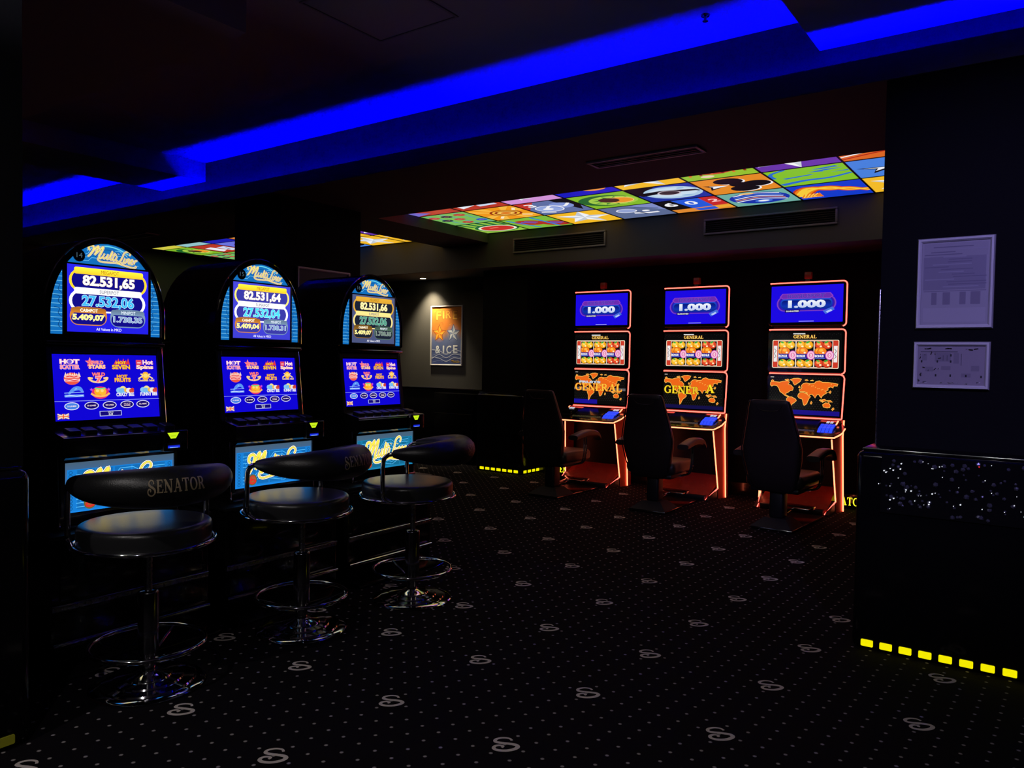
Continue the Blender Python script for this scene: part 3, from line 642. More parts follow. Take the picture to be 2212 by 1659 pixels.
# ------------------------------------------------------------------ vents, hatch, lamps on ceilings
def slot_vent(label, x0, x1, y0, y1, z, down=True):
    t = thing('ceiling_vent', label, 'air vent', ((x0 + x1) / 2, (y0 + y1) / 2, z), 0, 'slot vents in the lower ceiling')
    w_, d_ = (x1 - x0) / 2, (y1 - y0) / 2; b = 0.022
    obj('frame', MB().rbox(-w_, w_, -d_, -d_ + b, -0.012, 0, 0.003).rbox(-w_, w_, d_ - b, d_, -0.012, 0, 0.003).rbox(-w_, -w_ + b, -d_ + b, d_ - b, -0.012, 0, 0.003).rbox(w_ - b, w_, -d_ + b, d_ - b, -0.012, 0, 0.003), 'frame_grey', t)
    obj('opening', MB().box(-w_ + b, w_ - b, -d_ + b, d_ - b, -0.003, 0), 'vent_dark', t)
    for k in range(3):
        y = -d_ + b + (2 * d_ - 2 * b) * (k + 0.5) / 3
        obj('slat', MB().rbox(-w_ + b, w_ - b, y - 0.004, y + 0.004, -0.010, -0.002, 0.002), 'satin_black', t)
slot_vent('dark slot vent in the lower ceiling in front of the picture tiles', -2.575, -1.81, 4.385, 4.545, Z_LOW)
slot_vent('slot vent in the lower ceiling above the arched machine numbered 14', -8.75, -7.99, 4.385, 4.545, Z_LOW)
def wall_vent(label, x0, x1, z0, z1):
    t = thing('wall_vent', label, 'air vent', ((x0 + x1) / 2, Y_VENT, (z0 + z1) / 2), 0, 'louvred vents in the bulkhead')
    w_, h_ = (x1 - x0) / 2, (z1 - z0) / 2; b = 0.018
    obj('frame', MB().rbox(-w_, w_, -0.022, 0, -h_, -h_ + b, 0.005).rbox(-w_, w_, -0.022, 0, h_ - b, h_, 0.005).rbox(-w_, -w_ + b, -0.022, 0, -h_ + b, h_ - b, 0.005).rbox(w_ - b, w_, -0.022, 0, -h_ + b, h_ - b, 0.005), 'vent_grey', t)
    obj('opening', MB().box(-w_ + b, w_ - b, -0.004, 0, -h_ + b, h_ - b), 'vent_dark', t)
    for k in range(6):
        z = -h_ + b + (2 * h_ - 2 * b) * (k + 0.5) / 6
        obj('slat', MB().prism([(-0.004, -0.006), (0.0, -0.006), (-0.012, 0.006), (-0.016, 0.006)], (0, 1, 0), (0, 0, 1), (1, 0, 0), 2 * w_ - 2 * b, (w_ - b, 0, z)), 'satin_black', t)
wall_vent('louvred wall vent above the tall machine farthest from the notice column', -4.88, -3.74, 2.44, 2.60)
wall_vent('louvred wall vent above the two tall machines nearest the notice column', -2.715, -1.55, 2.46, 2.605)
t = thing('ceiling_hatch', 'square access hatch outlined on the raised ceiling', 'hatch', (-2.79, 2.72, Z_UP))
h_ = 0.275
obj('rim', MB().box(-h_, h_, -h_, -h_ + 0.012, -0.006, 0).box(-h_, h_, h_ - 0.012, h_, -0.006, 0).box(-h_, -h_ + 0.012, -h_ + 0.012, h_ - 0.012, -0.006, 0).box(h_ - 0.012, h_, -h_ + 0.012, h_ - 0.012, -0.006, 0), 'frame_grey', t)
obj('panel', MB().rbox(-h_ + 0.016, h_ - 0.016, -h_ + 0.016, h_ - 0.016, -0.004, 0, 0.002), 'cove_paint', t)
t = thing('sprinkler', 'small dark sprinkler head on the blue lit ceiling', 'sprinkler', (-1.482, 3.66, Z_UP))
obj('rosette', MB().lathe([(0.0001, 0), (0.022, 0), (0.02, -0.008), (0.008, -0.010), (0.006, -0.03), (0.0001, -0.03)], 16), 'dark_chrome', t)
obj('deflector', MB().lathe([(0.0001, -0.03), (0.014, -0.03), (0.014, -0.033), (0.0001, -0.033)], 16), 'dark_chrome', t)

def downlight(name, label, loc, energy, col, tilt=None, size=55, glow='lamp_glow'):
    t = thing(name, label, 'lamp', loc)
    obj('trim_ring', MB().lathe([(0.052, 0), (0.052, -0.006), (0.037, -0.005), (0.037, 0)], 24), 'vent_grey', t)
    obj('lens', MB().lathe([(0.0001, -0.004), (0.036, -0.004), (0.036, 0), (0.0001, 0)], 20), glow, t)
    l = bpy.data.lights.new('spot', 'SPOT'); l.energy = energy; l.color = col; l.spot_size = R(size); l.spot_blend = 0.9; l.shadow_soft_size = 0.04
    o = bpy.data.objects.new('spot_light', l); C.objects.link(o); o.parent = t; o.location = (0, 0, -0.02)
    if tilt: o.rotation_euler = tilt
    return t
vl = downlight('recessed_or_fill_spot', 'added violet fill spotlight aimed at the column with the notices', (0.5, 1.2, Z_BEAM), 180.0, (0.40, 0.33, 1.0), Vector((-0.75, 2.55, -1.25)).to_track_quat('-Z', 'Y').to_euler(), 46, 'violet_fill_glow')  # added out-of-view lamp that tints the notices violet
downlight('recessed_or_fill_spot', 'added fill spotlight behind the viewer aimed at the picture on the middle column', (-1.5, -0.9, Z_UP), 260.0, (0.9, 0.85, 1.0), Vector((-3.65, 5.3, -1.25)).to_track_quat('-Z', 'Y').to_euler(), 16)  # added narrow lamp, out of view, to brighten the far picture
downlight('recessed_or_fill_spot', 'small glowing spotlight recessed above the fire and ice poster', (-6.66, 7.30, Z_SOF), 105.0, (1.0, 0.82, 0.52), (R(15), 0, 0), 84)
downlight('recessed_or_fill_spot', 'recessed spotlight washing the far left end wall', (-10.0, 4.45, Z_LOW), 14.0, (1.0, 0.86, 0.58), (0, R(8), 0), 100)
for x_, lab_ in ((-2.2, 'added fill spotlight behind the viewer over the first bar stool'), (-0.6, 'added fill spotlight directly behind the viewer')):  # two added lamps, out of view, brightening carpet and stools
    downlight('recessed_or_fill_spot', lab_, (x_, -0.55, Z_BEAM if x_ > -1.02 else Z_UP), 62.0, (1.0, 0.94, 0.92), (R(14), 0, 0), 150)

# ------------------------------------------------------------------ framed pictures
def picture(name, label, cat, org, ex, w_, h_, fm, bw, art, printm='flat_print', depth=0.022, group=None):
    """org = lower left corner on the wall, ex = direction to the right"""
    ex = Vector(ex); ey = Vector((0, 0, 1)); n = ex.cross(ey)
    t = thing(name, label, cat, org, 0, group)
    def bar(pts, nm):
        vs = []
        for d, ins in ((0, 0), (depth, 0.3), (depth, 0.7), (depth * 0.55, 1)):
            for (a, b) in pts: vs.append(ex * (a[0] + (b[0] - a[0]) * ins) + ey * (a[1] + (b[1] - a[1]) * ins) + n * d)
        k = len(pts)
        obj(nm, MB().add(vs, [(r * k, r * k + 1, r * k + k + 1, r * k + k) for r in range(3)] + [(0, k, 2 * k, 3 * k), (1, 3 * k + 1, 2 * k + 1, k + 1)]), fm, t)
    o = [(0, 0), (w_, 0), (w_, h_), (0, h_)]; i = [(bw, bw), (w_ - bw, bw), (w_ - bw, h_ - bw), (bw, h_ - bw)]
    for k in range(4): bar([(o[k], i[k]), (o[(k + 1) % 4], i[(k + 1) % 4])], 'frame_side')
    obj('back_board', MB().prism(o, ex, ey, n, 0.006, n * 0.0065), 'satin_black', t)
    cv = Canvas(); art(cv, bw, bw, w_ - bw, h_ - bw)
    cv.build('print', printm, t, n * 0.008, ex, ey)
    return t
def fire_ice(cv, x0, y0, x1, y1):
    W_, H_ = x1 - x0, y1 - y0; X = lambda u: x0 + u * W_; Y = lambda v: y0 + v * H_
    cv.grad(x0, y0, x1, Y(0.42), (58, 76, 140), (96, 112, 160)); cv.grad(x0, Y(0.42), x1, Y(0.60), (96, 112, 160), (190, 110, 40)); cv.grad(x0, Y(0.60), x1, y1, (190, 110, 40), (206, 122, 34))
    def bgc(v):
        for a, b, ca, cb in ((0, 0.42, (58, 76, 140), (96, 112, 160)), (0.42, 0.60, (96, 112, 160), (190, 110, 40)), (0.60, 1.01, (190, 110, 40), (206, 122, 34))):
            if v <= b: return tuple(ca[i] + (cb[i] - ca[i]) * (v - a) / (b - a) for i in range(3))
    rnd = random.Random(3)
    for k in range(9):
        u = rnd.uniform(0.05, 0.9); v = rnd.uniform(0.64, 0.97)
        cv.line([(X(a), Y(b)) for a, b in spline([(u, v), (min(0.98, u + 0.08), v + 0.015), (min(0.99, u + 0.1), max(0.63, v - 0.03))], 4)], 0.004, (236, 164, 76) if k % 2 else (140, 70, 20))
    for k in range(9):
        v = 0.03 + 0.022 * k
        cv.line([(X(max(0.0, min(1.0, a))), Y(b)) for a, b in spline([(0.0, v + 0.05 * math.sin(k)), (0.25, v + 0.03), (0.5, v - 0.01 + 0.02 * math.cos(k * 2)), (0.75, v + 0.04), (1.0, v + 0.02)], 5)], 0.004 + 0.002 * (k % 3), ((146, 160, 200), (44, 58, 120), (190, 200, 226))[k % 3])
    for (u_, c_in, c_out) in ((0.25, (214, 140, 56), (176, 104, 44)), (0.73, (136, 148, 186), (112, 118, 152))):
        n_ = 24; pts_ = [(X(u_), Y(0.54))] + [(X(u_) + W_ * 0.25 * math.cos(2 * math.pi * i / n_), Y(0.54) + H_ * 0.17 * math.sin(2 * math.pi * i / n_)) for i in range(n_)]
        cv.up(); cv.raw(pts_, [(0, 1 + i, 1 + (i + 1) % n_) for i in range(n_)], None, [c_in] + [bgc((p_[1] - y0) / H_) for p_ in pts_[1:]])
    cv.star(X(0.25), Y(0.54), W_ * 0.245, (110, 56, 14), (110, 56, 14), 0.48); cv.star(X(0.25), Y(0.54), W_ * 0.215, (250, 172, 54), (206, 116, 26), 0.48)
    cv.star(X(0.73), Y(0.54), W_ * 0.245, (56, 72, 124), (56, 72, 124), 0.48); cv.star(X(0.73), Y(0.54), W_ * 0.215, (206, 216, 232), (120, 138, 180), 0.48)
    for k, (c, a, b, r) in enumerate((('F', 0.14, 0.31, -0.02), ('I', 0.36, 0.42, 0.0), ('R', 0.48, 0.65, 0.0), ('E', 0.71, 0.86, -0.02))): cv.text(c, X(a), Y(0.80 + r), X(b), Y(0.94 + r * 0.4), (250, 186, 70), 0.025, 0, (104, 54, 14), 0.022, False, (226, 146, 44))
    for k, (c, a, b, r) in enumerate((('&', 0.12, 0.30, 0.0), ('I', 0.38, 0.43, 0.0), ('C', 0.50, 0.67, 0.0), ('E', 0.73, 0.88, 0.01))): cv.text(c, X(a), Y(0.185 + r), X(b), Y(0.325 + r), (196, 208, 230), 0.025, 0, (40, 54, 100), 0.022, False, (232, 238, 246))
    script_text(cv, X(0.66), Y(0.028), X(0.96), Y(0.075), [((24, 22, 20), 0.45), ((226, 190, 90), 0.1)])
picture('framed_poster', 'fire and ice star poster in a thin pale frame', 'poster', (-6.685, YB, 1.195), (1, 0, 0), 0.537, 0.777, 'frame_white', 0.022, fire_ice)
def notice_a(cv, x0, y0, x1, y1):
    W_, H_ = x1 - x0, y1 - y0; X = lambda u: x0 + u * W_; Y = lambda v: y0 + v * H_
    cv.rect(x0, y0, x1, y1, (176, 172, 186)); cv.rect(X(0.03), Y(0.82), X(0.97), Y(0.98), (168, 164, 180)); cv.rect(X(0.03), Y(0.42), X(0.95), Y(0.82), (148, 144, 166))
    rnd = random.Random(5)
    for k in range(17):
        v = 0.45 + 0.03 * k; a = rnd.uniform(0.04, 0.5); cv.rect(X(a), Y(v), X(min(0.96, a + rnd.uniform(0.3, 0.6))), Y(v + 0.012), (128, 124, 150) if k % 3 else (170, 166, 186))
    for a, b in ((0.16, 0.24), (0.33, 0.44), (0.58, 0.67), (0.74, 0.88)): cv.rect(X(a), Y(0.24), X(b), Y(0.39), (138, 132, 154))
    cv.rect(X(0.04), Y(0.40), X(0.96), Y(0.408), (130, 126, 150)); cv.rect(X(0.04), Y(0.03), X(0.96), Y(0.20), (184, 180, 194))
def notice_b(cv, x0, y0, x1, y1):
    W_, H_ = x1 - x0, y1 - y0; X = lambda u: x0 + u * W_; Y = lambda v: y0 + v * H_
    cv.rect(x0, y0, x1, y1, (160, 150, 166))
    for a, b, c, d in ((0.06, 0.62, 0.14, 0.8), (0.26, 0.6, 0.5, 0.82), (0.54, 0.55, 0.62, 0.82), (0.12, 0.34, 0.24, 0.46), (0.36, 0.38, 0.5, 0.48), (0.8, 0.36, 0.92, 0.5), (0.66, 0.2, 0.8, 0.3)): cv.rect(X(a), Y(b), X(c), Y(d), (138, 130, 148))
    for a, b in ((0.06, 0.6), (0.3, 0.6), (0.5, 0.6), (0.05, 0.24), (0.28, 0.24), (0.5, 0.24), (0.73, 0.24), (0.95, 0.22), (0.5, 0.76)): cv.rect(X(a - 0.012), Y(b - 0.03), X(a + 0.012), Y(b + 0.03), (30, 28, 40))
    for a, b, c, d in ((0.04, 0.84, 0.6, 0.86), (0.38, 0.62, 0.39, 0.76), (0.44, 0.62, 0.45, 0.76), (0.65, 0.5, 0.66, 0.8)): cv.rect(X(a), Y(b), X(c), Y(d), (96, 90, 108))
picture('framed_notice', 'tall pale framed notice on the black column', 'picture frame', (-0.540, 3.88, 1.444), (1, 0, 0), 0.300, 0.405, 'frame_white', 0.020, notice_a)
nb = picture('framed_notice', 'wide pale framed floor plan in crinkled plastic below the tall notice', 'picture frame', (-0.544, 3.88, 1.177), (1, 0, 0), 0.299, 0.212, 'frame_white', 0.020, notice_b)
# crinkled clear sleeve over the plan, built as a few bent glossy flaps at its edge
sl = MB(); rnd = random.Random(11)
def flap(x, z, a, l):
    dx, dz = math.cos(a) * l, math.sin(a) * l
    sl.add([(x, -0.010, z), (x + dx, -0.010, z + dz), (x + dx - dz * 0.25, -0.0125, z + dz + dx * 0.25), (x - dz * 0.25, -0.0115, z + dx * 0.25)], [(0, 1, 2, 3)])
for k in range(42):
    sd = k % 4
    if sd == 0: flap(rnd.uniform(0.026, 0.25), 0.178 + rnd.uniform(-0.004, 0.003), rnd.uniform(-0.2, 0.2), rnd.uniform(0.006, 0.018))
    elif sd == 1: flap(rnd.uniform(0.026, 0.25), 0.024 + rnd.uniform(0, 0.006), rnd.uniform(-0.2, 0.2), rnd.uniform(0.006, 0.018))
    elif sd == 2: flap(0.028 + rnd.uniform(0, 0.006), rnd.uniform(0.03, 0.17), rnd.uniform(1.2, 1.9), rnd.uniform(0.005, 0.014))
    else: flap(rnd.gauss(0.07, 0.02), rnd.uniform(0.06, 0.17), rnd.uniform(0, 3), rnd.uniform(0.004, 0.012))
obj('plastic_sleeve', sl, 'chrome', nb)
def dark_print(cv, x0, y0, x1, y1):
    cv.rect(x0, y0, x1, y1, (44, 44, 46)); W_ = x1 - x0
    cv.line(spline([(x0 + 0.1 * W_, y1 - 0.13), (x0 + 0.35 * W_, y1 - 0.10), (x0 + 0.6 * W_, y1 - 0.12), (x0 + 0.9 * W_, y1 - 0.10)], 6), 0.02, (96, 94, 96))
picture('framed_picture', 'grey framed dark picture on the column behind the arched machines', 'picture frame', (-5.15, 4.10, 1.25), (0, 1, 0), 0.580, 0.778, 'frame_white', 0.022, dark_print)

# ------------------------------------------------------------------ arched slot machines on stands
ARCH_W, ARCH_Z0, ARCH_ZS, ARCH_Z1 = 0.250, 0.795, 0.885, 1.215     # local z above the stand (stand top 0.55)
def arch_outline(hw, z0, zs, z1, n=18):
    return [(-hw, z0), (hw, z0)] + arc(0, zs, hw, 0, 180, n, z1 - zs)
def arch_path(hw, z0, zs, z1, n=24): return [(hw, z0)] + arc(0, zs, hw, 0, 180, n, z1 - zs) + [(-hw, z0)]
JACK = {14: ('82.531,65', '27.532,06', '5.409,07', '1.738,35'), 15: ('82.531,64', '27.532,04', '5.409,04', '1.738,31'), 16: ('82.531,66', '27.532,06', '5.409,07', '1.738,35')}
BG = {14: ((30, 26, 205), (14, 10, 120)), 15: ((56, 56, 190), (52, 52, 150)), 16: ((66, 74, 112), (24, 30, 46))}
def jackpot_art(cv, num, x0, y0, x1, y1):
    W_, H_ = x1 - x0, y1 - y0; X = lambda u: x0 + u * W_; Y = lambda v: y0 + v * H_
    bg, inn = BG[num]; a, b, c, d = JACK[num]
    cv.grad(x0, y0, x1, y1, bg, tuple(min(255, q + 8) for q in bg))
    gold, wh = ((255, 200, 40), (250, 250, 255)) if num != 16 else ((214, 160, 50), (226, 206, 130))
    blue = {14: (60, 170, 236), 15: (70, 205, 232), 16: (70, 140, 120)}[num]
    cv.rrect(X(0.02), Y(0.60), X(0.98), Y(0.94), 0.05, gold if num != 15 else (255, 222, 110)); cv.rrect(X(0.05), Y(0.625), X(0.95), Y(0.92), 0.045, inn)
    cv.rrect(X(0.02), Y(0.30), X(0.96), Y(0.63), 0.05, wh); cv.rrect(X(0.055), Y(0.325), X(0.925), Y(0.60), 0.045, inn)
    cv.rrect2(X(0.08), Y(0.865), X(0.93), Y(0.965), 0.008, tuple(int(q * 0.94) for q in gold), (255, 226, 60) if num != 16 else gold)
    cv.rrect2(X(0.08), Y(0.57), X(0.91), Y(0.665), 0.008, wh, wh if num != 16 else (240, 216, 130))
    cv.text('MEGAPOT', X(0.40), Y(0.89), X(0.62), Y(0.945), (150, 104, 10), 0.02); cv.text('SUPERPOT', X(0.38), Y(0.59), X(0.62), Y(0.645), (120, 120, 130), 0.02)
    cv.text(a, X(0.18), Y(0.675), X(0.82), Y(0.855), (255, 255, 250) if num != 16 else (250, 226, 160), 0.035, 0, (200, 170, 110), 0.02)
    cv.text(b, X(0.17), Y(0.365), X(0.81), Y(0.555), blue, 0.035, 0, (206, 240, 255) if num != 16 else (170, 210, 190), 0.022)
    br = (196, 120, 40) if num != 16 else (130, 90, 30); gr = (110, 136, 165) if num != 16 else (70, 96, 80)
    cv.rrect(X(0.03), Y(0.10), X(0.47), Y(0.375), 0.035, br); cv.rrect(X(0.045), Y(0.115), X(0.455), Y(0.30), 0.03, inn); cv.rrect2(X(0.04), Y(0.285), X(0.46), Y(0.365), 0.02, br, tuple(min(255, int(q * 0.75)) for q in br))
    cv.rrect(X(0.51), Y(0.09), X(0.96), Y(0.37), 0.035, gr); cv.rrect(X(0.525), Y(0.105), X(0.945), Y(0.295), 0.03, inn); cv.rrect2(X(0.52), Y(0.28), X(0.95), Y(0.36), 0.02, gr, tuple(int(q * 0.8) for q in gr))
    cv.text('CASHPOT', X(0.15), Y(0.30), X(0.36), Y(0.35), (255, 246, 220), 0.03); cv.text('MINIPOT', X(0.65), Y(0.295), X(0.83), Y(0.345), (230, 240, 250), 0.03)
    cv.text(c, X(0.06), Y(0.165), X(0.44), Y(0.265), (255, 224, 130), 0.035, 0, (255, 246, 200), 0.02); cv.text(d, X(0.55), Y(0.155), X(0.92), Y(0.26), (120, 150, 186) if num != 16 else (90, 110, 100), 0.035, 0, (225, 236, 248) if num != 16 else (190, 205, 195), 0.025)
    cv.text('All Values in MKD', X(0.34), Y(0.028), X(0.65), Y(0.07), (240, 240, 250), 0.025)
def menu_art(cv, x0, y0, x1, y1):
    W_, H_ = x1 - x0, y1 - y0; X = lambda u: x0 + u * W_; Y = lambda v: y0 + v * H_
    cv.rect(x0, y0, x1, y1, (16, 6, 214))
    us = (0.155, 0.395, 0.635, 0.875); vs = (0.85, 0.64, 0.42); pk, wh, rd, yl = (255, 150, 170), (255, 236, 240), (230, 60, 60), (255, 214, 60)
    for r in range(3):
        for q in range(4):
            u, v = us[q] + 0.012 * r, vs[r]; k = r * 4 + q
            L, B, T_, Rr = X(u - 0.088), Y(v - 0.075), Y(v + 0.075), X(u + 0.088); M_ = Y(v)
            if k == 0: cv.text('HOT', L, M_ + 0.002, Rr, T_, wh, 0.05, 0, (240, 120, 160), 0.04); cv.ell(X(u), Y(v + 0.04), 0.009, 0.009, (120, 90, 220)); cv.text('SCATTER', L, B, Rr, M_ - 0.002, pk, 0.05, 0, (250, 220, 235), 0.03)
            elif k == 1: cv.star(X(u - 0.055), Y(v + 0.03), 0.022, (240, 90, 110), (255, 150, 150)); cv.text('WILD', X(u - 0.045), M_, X(u + 0.07), Y(v + 0.055), (250, 120, 130), 0.05, 0, (255, 190, 200), 0.03); cv.text('STARS', X(u - 0.07), B + 0.002, Rr, M_ - 0.002, (255, 210, 150), 0.05, 0, (250, 130, 150), 0.03)
            elif k == 2: 
                for i in range(6): cv.poly([(X(u - 0.07 + 0.024 * i), M_), (X(u - 0.045 + 0.024 * i), T_ + 0.006 * (i % 2)), (X(u - 0.03 + 0.024 * i), M_)], rd)
                cv.text('HOT', X(u - 0.05), M_ + 0.001, X(u + 0.05), Y(v + 0.05), yl, 0.04, 0, (170, 20, 30), 0.04); cv.text('SEVEN', L, B, Rr, M_ - 0.002, yl, 0.03, 0, (190, 20, 30), 0.04)
            elif k == 3: cv.rrect(L, M_ - 0.002, X(u - 0.03), T_, 0.003, (230, 70, 90)); cv.rect(L + 0.006, M_ + 0.006, X(u - 0.04), M_ + 0.010, wh); cv.text('Hot', X(u - 0.02), M_, Rr, T_, wh, 0.045, 0, rd, 0.03); cv.text('Spins', L, B - 0.004, Rr, M_ - 0.002, (255, 230, 210), 0.045, 0, (230, 70, 80), 0.03)
            elif k == 4:
                cv.ell(X(u), Y(v - 0.01), 0.033, 0.026, (240, 90, 70))
                for i in range(7): cv.poly([(X(u - 0.07 + 0.02 * i), Y(v + 0.02)), (X(u - 0.055 + 0.02 * i), T_ + 0.004 - 0.004 * (i % 2)), (X(u - 0.04 + 0.02 * i), Y(v + 0.02))], (255, 226, 200))
                cv.rrect(X(u - 0.065), Y(v + 0.002), X(u + 0.065), Y(v + 0.045), 0.003, (250, 190, 180)); cv.rrect(X(u - 0.07), Y(v - 0.05), X(u + 0.07), Y(v - 0.012), 0.003, (255, 215, 215)); cv.line([(X(u - 0.05), Y(v + 0.02)), (X(u - 0.02), Y(v + 0.03)), (X(u + 0.02), Y(v + 0.015)), (X(u + 0.05), Y(v + 0.03))], 0.004, rd); cv.line([(X(u - 0.06), Y(v - 0.03)), (X(u - 0.02), Y(v - 0.024)), (X(u + 0.02), Y(v - 0.038)), (X(u + 0.06), Y(v - 0.028))], 0.004, rd)
            elif k == 5:
                for sgn in (-1, 1): cv.line(spline([(X(u), Y(v - 0.07)), (X(u + sgn * 0.06), Y(v - 0.05)), (X(u + sgn * 0.09), Y(v + 0.0)), (X(u + sgn * 0.05), Y(v - 0.01))], 4), 0.008, (255, 210, 140))
                cv.text('WILD', X(u - 0.06), Y(v + 0.025), X(u + 0.065), T_ + 0.002, (255, 130, 130), 0.05, 0.1, (180, 20, 60), 0.03); cv.text('7', X(u - 0.025), B, X(u + 0.035), Y(v + 0.02), (255, 120, 130), 0.07, 0, (255, 226, 226), 0.04)
            elif k == 6: cv.text('HOT', X(u - 0.06), M_, X(u + 0.045), T_ - 0.008, (255, 190, 40), 0.05, 0, (190, 90, 10), 0.035); cv.text('FRUITS', L + 0.002, B + 0.002, X(u + 0.075), M_ - 0.001, (255, 200, 70), 0.04, 0, (200, 60, 40), 0.035)
            elif k == 7:
                cv.ell(X(u - 0.01), Y(v + 0.025), 0.017, 0.019, (250, 180, 50)); cv.ell(X(u - 0.01), Y(v + 0.03), 0.011, 0.010, (255, 222, 120))
                for sgn in (-1, 1): cv.line(spline([(X(u - 0.01 + sgn * 0.05), Y(v + 0.06)), (X(u - 0.01 + sgn * 0.03), Y(v + 0.03)), (X(u - 0.01 + sgn * 0.06), Y(v - 0.005)), (X(u - 0.01 + sgn * 0.075), Y(v - 0.02))], 4), 0.006, (255, 220, 150))
                cv.text('Golden Idol', L, B + 0.003, X(u + 0.078), Y(v - 0.028), (255, 214, 120), 0.04)
            elif k == 8:
                cv.line(spline([(X(u - 0.05), Y(v - 0.02)), (X(u - 0.0), Y(v + 0.05)), (X(u + 0.05), Y(v + 0.06)), (X(u + 0.08), Y(v + 0.0))], 5), [0.006 + 0.012 * math.sin(math.pi * i / 15) for i in range(16)], (90, 150, 245))
                cv.poly([(X(u), Y(v + 0.04)), (X(u + 0.02), T_), (X(u + 0.03), Y(v + 0.05))], (140, 190, 255)); cv.rrect(L, B + 0.002, Rr, Y(v - 0.03), 0.003, (110, 160, 250)); cv.line([(L, Y(v - 0.005)), (Rr, Y(v + 0.005))], 0.003, (150, 190, 255))
                cv.line([(L + 0.004, Y(v - 0.05)), (X(u - 0.03), Y(v - 0.042)), (X(u + 0.02), Y(v - 0.055)), (Rr - 0.004, Y(v - 0.045))], 0.003, (220, 236, 255))
            elif k == 9:
                cv.ell(X(u), Y(v - 0.01), 0.037, 0.027, (230, 50, 110)); cv.ell(X(u - 0.022), Y(v + 0.005), 0.016, 0.016, (255, 176, 30)); cv.ell(X(u + 0.022), Y(v + 0.005), 0.016, 0.016, (255, 186, 50)); cv.ell(X(u - 0.026), Y(v + 0.02), 0.007, 0.006, (255, 220, 120)); cv.ell(X(u + 0.018), Y(v + 0.02), 0.007, 0.006, (255, 220, 120))
                cv.line(spline([(X(u - 0.05), Y(v + 0.06)), (X(u), Y(v + 0.05)), (X(u + 0.05), Y(v + 0.06))], 4), 0.006, (120, 220, 140)); cv.line(spline([(L, Y(v - 0.02)), (X(u - 0.04), Y(v - 0.06)), (X(u + 0.04), Y(v - 0.06)), (Rr, Y(v - 0.02))], 5), 0.008, (255, 190, 90)); cv.star(L + 0.003, Y(v + 0.04), 0.008, (190, 60, 220), (220, 90, 240)); cv.star(Rr - 0.003, Y(v + 0.04), 0.008, (190, 60, 220), (220, 90, 240))
            else:
                for dx, dy, r_, c in ((-0.055, 0.02, 0.013, (140, 200, 245)), (-0.02, 0.045, 0.012, (240, 225, 150)), (-0.03, 0.01, 0.013, (120, 190, 240)), (0.015, 0.02, 0.010, (250, 190, 60)), (0.04, 0.015, 0.012, (240, 235, 235)), (0.065, 0.01, 0.010, (215, 80, 60)), (0.075, 0.035, 0.006, (200, 60, 50))): cv.ell(X(u + dx), Y(v + dy), r_ * 1.15, r_, c, 12)
                cv.text('CRAZY BEE' if k == 10 else 'FUNNY BEE', L, B, Rr, Y(v - 0.018), (250, 250, 255), 0.035)
    cv.rect(x0, Y(0.288), x1, Y(0.296), (150, 160, 250))
    for k, (u, s) in enumerate(((0.15, '5 LINES'), (0.33, '10 LINES'), (0.50, '20 LINES'), (0.67, 'MULTI'), (0.83, 'CLASSIC'))):
        cv.ell(X(u), Y(0.215), 0.030, 0.0165, (236, 236, 255)); cv.ell(X(u), Y(0.215), 0.0268, 0.0135, (70, 130, 230) if k == 0 else (22, 10, 110))
        if s == 'MULTI': cv.text('MULTI', X(u) - 0.014, Y(0.218), X(u) + 0.014, Y(0.238), (255, 220, 230), 0.03); cv.text('LINES', X(u) - 0.014, Y(0.192), X(u) + 0.014, Y(0.212), (255, 220, 230), 0.03)
        else: cv.text(s, X(u) - 0.018, Y(0.205), X(u) + 0.018, Y(0.227), (255, 230, 235), 0.03)
    cv.rect(X(0.40), Y(0.045), X(0.61), Y(0.125), (200, 206, 250)); cv.rect(X(0.406), Y(0.053), X(0.604), Y(0.117), (20, 10, 120)); cv.text('MKD', X(0.48), Y(0.092), X(0.53), Y(0.112), Wh, 0.03); cv.text('0.0', X(0.485), Y(0.06), X(0.525), Y(0.085), Wh, 0.03)
    fx, fy, fw, fh = X(0.02), Y(0.03), W_ * 0.10, H_ * 0.075
    cv.rect(fx, fy, fx + fw, fy + fh, (120, 90, 160))
    cv.line([(fx, fy), (fx + fw, fy + fh)], 0.005, (255, 226, 190)); cv.line([(fx, fy + fh), (fx + fw, fy)], 0.005, (255, 226, 190)); cv.rect(fx, fy + fh * 0.33, fx + fw, fy + fh * 0.67, (255, 226, 190)); cv.rect(fx + fw * 0.4, fy, fx + fw * 0.6, fy + fh, (255, 226, 190))
    cv.rect(fx, fy + fh * 0.42, fx + fw, fy + fh * 0.58, (240, 90, 40)); cv.rect(fx + fw * 0.45, fy, fx + fw * 0.55, fy + fh, (240, 90, 40))
TEAL, TEAL2, CY = (20, 112, 190), (12, 84, 150), (90, 190, 250)
